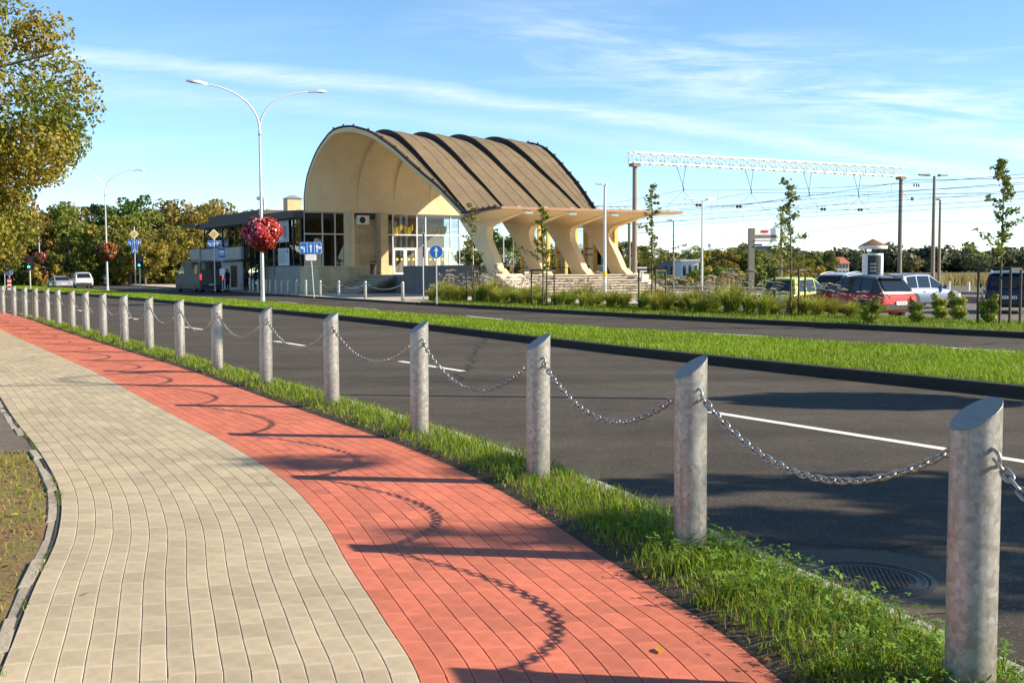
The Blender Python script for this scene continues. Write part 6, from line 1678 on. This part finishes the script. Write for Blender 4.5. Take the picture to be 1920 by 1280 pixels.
for k, (f, z) in enumerate(((GLn + .2, 8.1), (GLn + .2, 7.0))):
    L_ = (2.2, 1.5)[k]
    MB().bar((GLn, 0, z), (GLn + L_, 0, z + .05), .07).build('bracket_arm', M_TRUSS, g); MB().bar((GLn + .05, 0, z - .9 if k == 0 else z + .9), (GLn + L_ * .7, 0, z), .05).build('brace', M_TRUSS, g)
    for q in (.72, .86, .98):
        if k == 1 and q < .8: continue
        MB().lathe([(.03, 0), (.07, .05), (.04, .1), (.075, .16), (.04, .22), (.06, .27), (.02, .3)], 8, (GLn + L_ * q, 0, z + .05)).build('insulator', M_BLACK, g, True)
MB().bar((.1, 0, 4.3), (1.6, 0, 5.1), .05).build('cantilever', M_MAST, g); MB().bar((.1, 0, 4.2), (1.4, 0, 4.25), .05).build('cantilever', M_MAST, g)
tr = Vector((.50, -.866, 0))   # along the tracks, towards the right front
def wire(pts, r_, label, group='overhead wires'):
    c = Vector(pts[0]); o = empty('overhead_wire', c, 0, label, 'wire', group)
    MB().tube([Vector(p) - c for p in pts], r_, 4).build('cable', M_WIRE, o)
    return o
def span(a, b, sag, n=14): return [a.lerp(b, k / n) - Vector((0, 0, sag * 4 * (k / n) * (1 - k / n))) for k in range(n + 1)]
TRK = [.16, .40, .62, .82]
for i, f in enumerate(TRK):
    base = M1 + ga * GLn * f
    drop = MB()
    top = Vector((GLn * f, 0, 8.9)); low_ = Vector((GLn * f, 0, 7.55))
    drop.bar(top + Vector((-.6, 0, 0)), low_, .03); drop.bar(top + Vector((.25, 0, 0)), low_, .03); drop.bar(low_, Vector((GLn * f + .1, 0, 7.15)), .06)
    drop.bar(low_ + Vector((0, 0, -.4)), Vector((GLn * f - 1.5, 0, 6.05)), .02); drop.bar(low_ + Vector((0, 0, -.4)), Vector((GLn * f + 1.4, 0, 6.05)), .02)
    drop.build('hanger', M_WIRE, g)
    MB().bar((GLn * f - 1.2, 0, 6.0), (GLn * f - .3, 0, 5.72), .05).build('registration_arm', M_TRUSS, g)
    for sgn, Ls in ((1, 55), (-1, 65)):
        e = base + tr * sgn * Ls
        a = Vector((base.x, base.y, 6.95 * KH)); b = Vector((e.x, e.y, 7.05 * KH))
        P = span(a, b, 1.05); Q = span(Vector((base.x, base.y, 5.65 * KH)), Vector((e.x, e.y, 5.65 * KH)), .03)
        o = wire(P, .013, 'messenger wire of the %s track from the left, running %s from the gantry' % (ORD[i + 1], 'forward' if sgn > 0 else 'back'))
        c = Vector(P[0])
        d = MB()
        for k in range(1, 14, 2): d.bar(P[k] - c, Q[k] - c, .012)
        d.build('droppers', M_WIRE, o)
        wire(Q, .014, 'contact wire of the %s track from the left, running %s from the gantry' % (ORD[i + 1], 'forward' if sgn > 0 else 'back'))
# cross-span between the masts with insulators
P = span(M1 + Vector((0, 0, 6.3 * KH)), M2 + Vector((0, 0, 6.3 * KH)), .12)
o = wire(P, .013, 'cross wire with black insulators below the gantry'); c = Vector(P[0])
for f in (1, 3, 5, 7.4, 9.5, 11.6):
    q = P[int(f)].lerp(P[int(f) + 1], f % 1) - c
    for dx in (-.12, .12): MB().lathe([(.03, -.12), (.13, -.05), (.15, .0), (.13, .05), (.03, .12)], 8, q + ga * dx * 1.2).build('insulator', M_BLACK, o, True)
for i, (z, off) in enumerate(((8.45, 1.6), (8.45, 2.1), (7.35, 1.35), (5.2, .25))):
    a = M2 + ga * off + Vector((0, 0, (z + .3) * KH))
    for sgn, Ls in ((1, 60), (-1, 70)): wire(span(a, a + tr * sgn * Ls, 1.1), .012, 'feeder wire, %s on the right mast, running %s' % (ORD[i + 1], 'forward' if sgn > 0 else 'back'))
g2 = empty('catenary_gantry', (-2.5, 139, -.3), .06, 'farther lattice gantry seen just right of the shell roof', 'gantry')
for x in (0, 17.2): MB().tube([(x, 0, 0), (x, 0, 8.9)], [.22, .17], 10).build('mast', M_MAST, g2, True)
truss(g2, -.3, 17.5, 9.0, .7, .55, 20, M_TRUSS)
# platforms and rails
for i, (off, w_, z_) in enumerate(((3.2, 3.4, .28), (13.2, 4.2, .28))):
    a = M1 + ga * off + tr * 40; b = M1 + ga * off - tr * 60; c = (a + b) / 2
    t = empty('platform', (c.x, c.y, -.36), math.atan2(ga.y, ga.x), ('near', 'far')[i] + ' low concrete station platform between the tracks', 'platform', 'railway platforms')
    MB().box((0, 0, z_ / 2 + .0), (w_, 100, z_ + .2)).build('platform_slab', mat('platform_concrete', (.30, .22, .16), .9, noise=.2, scale=1), t)
    for sx in (-1, 1): MB().box((sx * (w_ / 2 - .12), 0, z_ + .12), (.2, 100, .06)).build('edge_strip', M_CONC, t)
for i, f in enumerate(TRK):
    c = M1 + ga * GLn * f - tr * 10
    t = empty('railway_track', (c.x, c.y, -.36), math.atan2(ga.y, ga.x), 'railway track, %s from the left under the gantry' % ORD[i + 1], 'track', 'railway tracks')
    for sx in (-.76, .76): MB().box((sx, 0, .12), (.07, 110, .15)).build('rail', mat('rail_steel', (.12, .08, .06), .5, metal=.6), t)
    MB().box((0, 0, .02), (2.8, 110, .06)).build('ballast', mat('ballast', (.16, .12, .09), .95, noise=.4, scale=6, bump=.8, bscale=12), t)

# ---------------------------------------------------------------- lamp poles, sign pylon and advertising column by the car park
def tall_pole(px, Y, ytop, label, heads, r0=.09, z0=-.28, paint=M_POLE, band=False):
    p = at(px, ytop, Y); h = p.z - z0
    t = empty('lamp_pole', (p.x, Y, z0), .3, label, 'lamp pole', 'lamp poles by the car park')
    MB().tube([(0, 0, 0), (0, 0, h)], [r0, r0 * .6], 10).build('pole', paint, t, True)
    for sx, L_ in heads:
        MB().bar((0, 0, h - .02), (sx * L_ * .5, 0, h + .03), .05).build('bracket', M_POLE, t)
        MB().hexa([(sx * L_ * .35, -.14, h - .02), (sx * L_, -.1, h + .02), (sx * L_, .1, h + .02), (sx * L_ * .35, .14, h - .02), (sx * L_ * .35, -.1, h + .10), (sx * L_, -.06, h + .08), (sx * L_, .06, h + .08), (sx * L_ * .35, .1, h + .10)]).build('lamp_head', M_SIGNBACK if paint is M_MAST else M_ALU, t)
    if band: MB().lathe([(r0 * 1.02, 1.42), (r0 * 1.02, 1.7)], 10).build('band', M_YELLOW, t)
    return t
tall_pole(1134, 63.5, 347, 'grey lamp pole with one small head in front of the last slanted leg', [(-1, .55), (1, .22)], .115, band=True)
tall_pole(1317, 66, 375, 'lamp pole with two heads left of the sign pylon', [(-1, 1.15), (1, .9)], .075)
tall_pole(1263, 92, 414, 'thin brown lamp pole with one head between mast and twin-head pole', [(-1, .55)], .085, paint=M_MAST)
tall_pole(1466, 82, 402, 'thin pole behind the fourth sapling', [], .08, paint=M_MAST)
tall_pole(1752, 62, 330, 'tall brown lamp pole with two heads right of the gantry', [(-1, 1.0), (1, .85)], .125, paint=M_MAST)
tall_pole(1763, 76, 375, 'brown lamp pole with one head just behind the tall twin-head pole', [(-1, .35)], .12, paint=M_MAST)
for i, (px, Y, yt) in enumerate(((944, 96, 444), (962, 90, 443), (887, 100, 462), (978, 95, 478))):
    tall_pole(px, Y, yt, 'thin lamp pole seen through the slanted legs, %s from the left' % ORD[(2, 3, 1, 4)[i]], [(-1, .4)], .07, paint=M_MAST if i % 2 else M_POLE)
p = at(1409, 428, 82)
t = empty('sign_pylon', (p.x, 82, -.36), .12, 'white station sign with red print on a tall post', 'sign')
MB().box((0, 0, (p.z + .36) / 2), (.42, .3, p.z + .36)).build('post', mat('pylon_post', (.16, .155, .12), .6), t)
pn = MB().box((1.05, -.02, p.z - .08), (1.68, .16, .86)).build('panel', M_SIGNWHITE, t)
MB().box((.95, -.105, p.z + .12), (.52, .02, .17)).build('red_print', M_RED, pn); MB().box((1.05, -.105, p.z - .24), (1.6, .02, .22)).build('grey_print', mat('grey_print', (.18, .14, .13), .6), pn)
MB().box((1.05, -.05, p.z - .55), (1.68, .3, .06)).build('lower_rail', MATS['pylon_post'], t)
MB().box((.5, -.1, p.z - .85), (.5, .25, .14)).build('camera_bracket', M_SIGNBACK, t)
p = at(1636, 505, 60)
t = empty('advertising_column', (p.x, 60, -.28), .2, 'round advertising column with brown conical roof and posters', 'advertising column')
MB().lathe([(.56, 0), (.56, .75), (.54, .8), (.54, 2.55), (.55, 2.6)], 28).build('drum', M_WHITE, t, True, 40)
for a in range(6): MB().bar((.42 * math.cos(a * PI / 3), .42 * math.sin(a * PI / 3), 2.58), (.42 * math.cos(a * PI / 3), .42 * math.sin(a * PI / 3), 2.86), .06).build('strut', M_BLACK, t)
MB().lathe([(.74, 2.84), (.76, 2.88), (.76, 3.0), (.70, 3.02)], 28).build('cornice', M_WHITE, t, True, 40)
MB().lathe([(.76, 3.0), (.02, 3.38)], 28).build('roof', mat('brown_roof', (.15, .075, .04), .7), t, True, 40)
def wrap(a0, a1, z0, z1, m_, name):
    V = []; n = 8
    for q in range(n + 1):
        a = a0 + (a1 - a0) * q / n; V += [(.548 * math.cos(a), .548 * math.sin(a), z0), (.548 * math.cos(a), .548 * math.sin(a), z1)]
    return MB().add(V, [(2 * q, 2 * q + 2, 2 * q + 3, 2 * q + 1) for q in range(n)]).build(name, m_, t, True)
wrap(-2.55, -1.25, .85, 2.5, mat('dark_poster', (.03, .03, .035), .5), 'poster')
for k in range(3): wrap(-2.3, -1.75, 2.0 - k * .18, 2.08 - k * .18, mat('poster_ink', (.45, .42, .4), .6), 'print'); 
wrap(-1.2, -1.0, .85, 2.5, mat('pale_poster', (.55, .68, .75), .5), 'poster'); wrap(-.85, -.3, .95, 2.4, mat('white_poster', (.75, .72, .70), .5), 'poster')
for o in t.children:
    if o.name.startswith('print'):
        o.scale = (1.006, 1.006, 1)
wr_ = mat('red_motif', (.6, .05, .08), .5)
o = wrap(-.75, -.5, 1.2, 1.7, wr_, 'red_motif'); o.scale = (1.006, 1.006, 1)
o = wrap(-.6, -.42, 1.75, 2.1, wr_, 'red_motif'); o.scale = (1.006, 1.006, 1)
# small marker posts beyond the car park
for i, (px, Y) in enumerate(((1204, 70), (1780, 78), (1745, 80), (1817, 74))):
    p = at(px, 540, Y); t = empty('marker_post', (p.x, Y, -.36), 0, ('white equipment post beside the concrete mast', 'white marker post right of the twin-head pole', 'white marker post beside the brown poles', 'white marker post by the reeds')[i], 'post')
    hh = 1.9 if i == 0 else .95
    MB().tube([(0, 0, 0), (0, 0, hh)], .11 if i == 0 else .06, 10).build('post', M_WHITE, t, True)
    MB().box((0, 0, hh), (.55, .3, .3) if i == 0 else (.14, .14, .05)).build('cap', M_WHITE, t)

# ---------------------------------------------------------------- distant buildings
def house(name, px0, px1, pyb, pyt, Y, wall, roofm, label, nw, rows, roof_h=2.0, flat=False):
    a, b = at(px0, pyb, Y), at(px1, pyb, Y); w = b.x - a.x; h = at(px0, pyt, Y).z + .4
    t = empty(name, ((a.x + b.x) / 2, Y, -.4), 0, label, 'building')
    MB().box((0, 4, h / 2), (w, 8, h)).build('wall', wall, t)
    if flat: MB().box((0, 4, h + .15), (w + .4, 8.4, .3)).build('roof', roofm, t)
    else:
        MB().add([(-w / 2 - .4, -.4, h), (w / 2 + .4, -.4, h), (w / 2 + .4, 8.4, h), (-w / 2 - .4, 8.4, h), (-w / 2 + w * .12, 4, h + roof_h), (w / 2 - w * .12, 4, h + roof_h)],
                 [(0, 1, 5, 4), (2, 3, 4, 5), (1, 2, 5), (3, 0, 4), (3, 2, 1, 0)]).build('roof', roofm, t)
    for r_ in range(rows):
        for k in range(nw):
            x = -w / 2 + w * (k + .5) / nw; z = h * (r_ + .55) / rows
            o = MB().box((x, -.03, z), (w / nw * .5, .1, h / rows * .5)).build('window', M_SIGNBACK, t); MB().box((x, -.09, z), (w / nw * .42, .02, h / rows * .42)).build('pane', CARGLASS, o)
rt_ = mat('red_tiles', (.40, .13, .07), .85, noise=.15, scale=3); wc = mat('cream_wall', (.66, .58, .46), .9); wh_ = mat('white_wall', (.72, .70, .66), .9)
house('villa', 1566, 1592, 503, 494, 330, wc, rt_, 'cream villa with red hipped roof beyond the car park', 4, 2, 1.9)
house('service_building', 1278, 1310, 502, 490, 175, wh_, wh_, 'low white service building beyond the tracks', 3, 1, flat=True)
house('service_building', 1244, 1278, 502, 491, 185, mat('grey_wall', (.20, .21, .23), .9), M_SIGNBACK, 'low grey service building left of the white one', 3, 1, flat=True)
house('tower_block', 1420, 1447, 500, 463, 420, mat('blue_wall', (.16, .22, .30), .9), M_SIGNBACK, 'blue-grey block above the far trees behind the sign pylon', 4, 3, flat=True)
t = at(1330, 446, 500); m = MB(); o = empty('radio_mast', (t.x, 500, -.4), 0, 'thin lattice radio mast on the horizon', 'mast')
MB().tube([(0, 0, 0), (0, 0, t.z + .4)], [.45, .12], 5).build('shaft', M_TRUSS, o); MB().box((0, 0, t.z - 3), (1.2, 1.2, 1.5)).build('aerials', M_TRUSS, o)
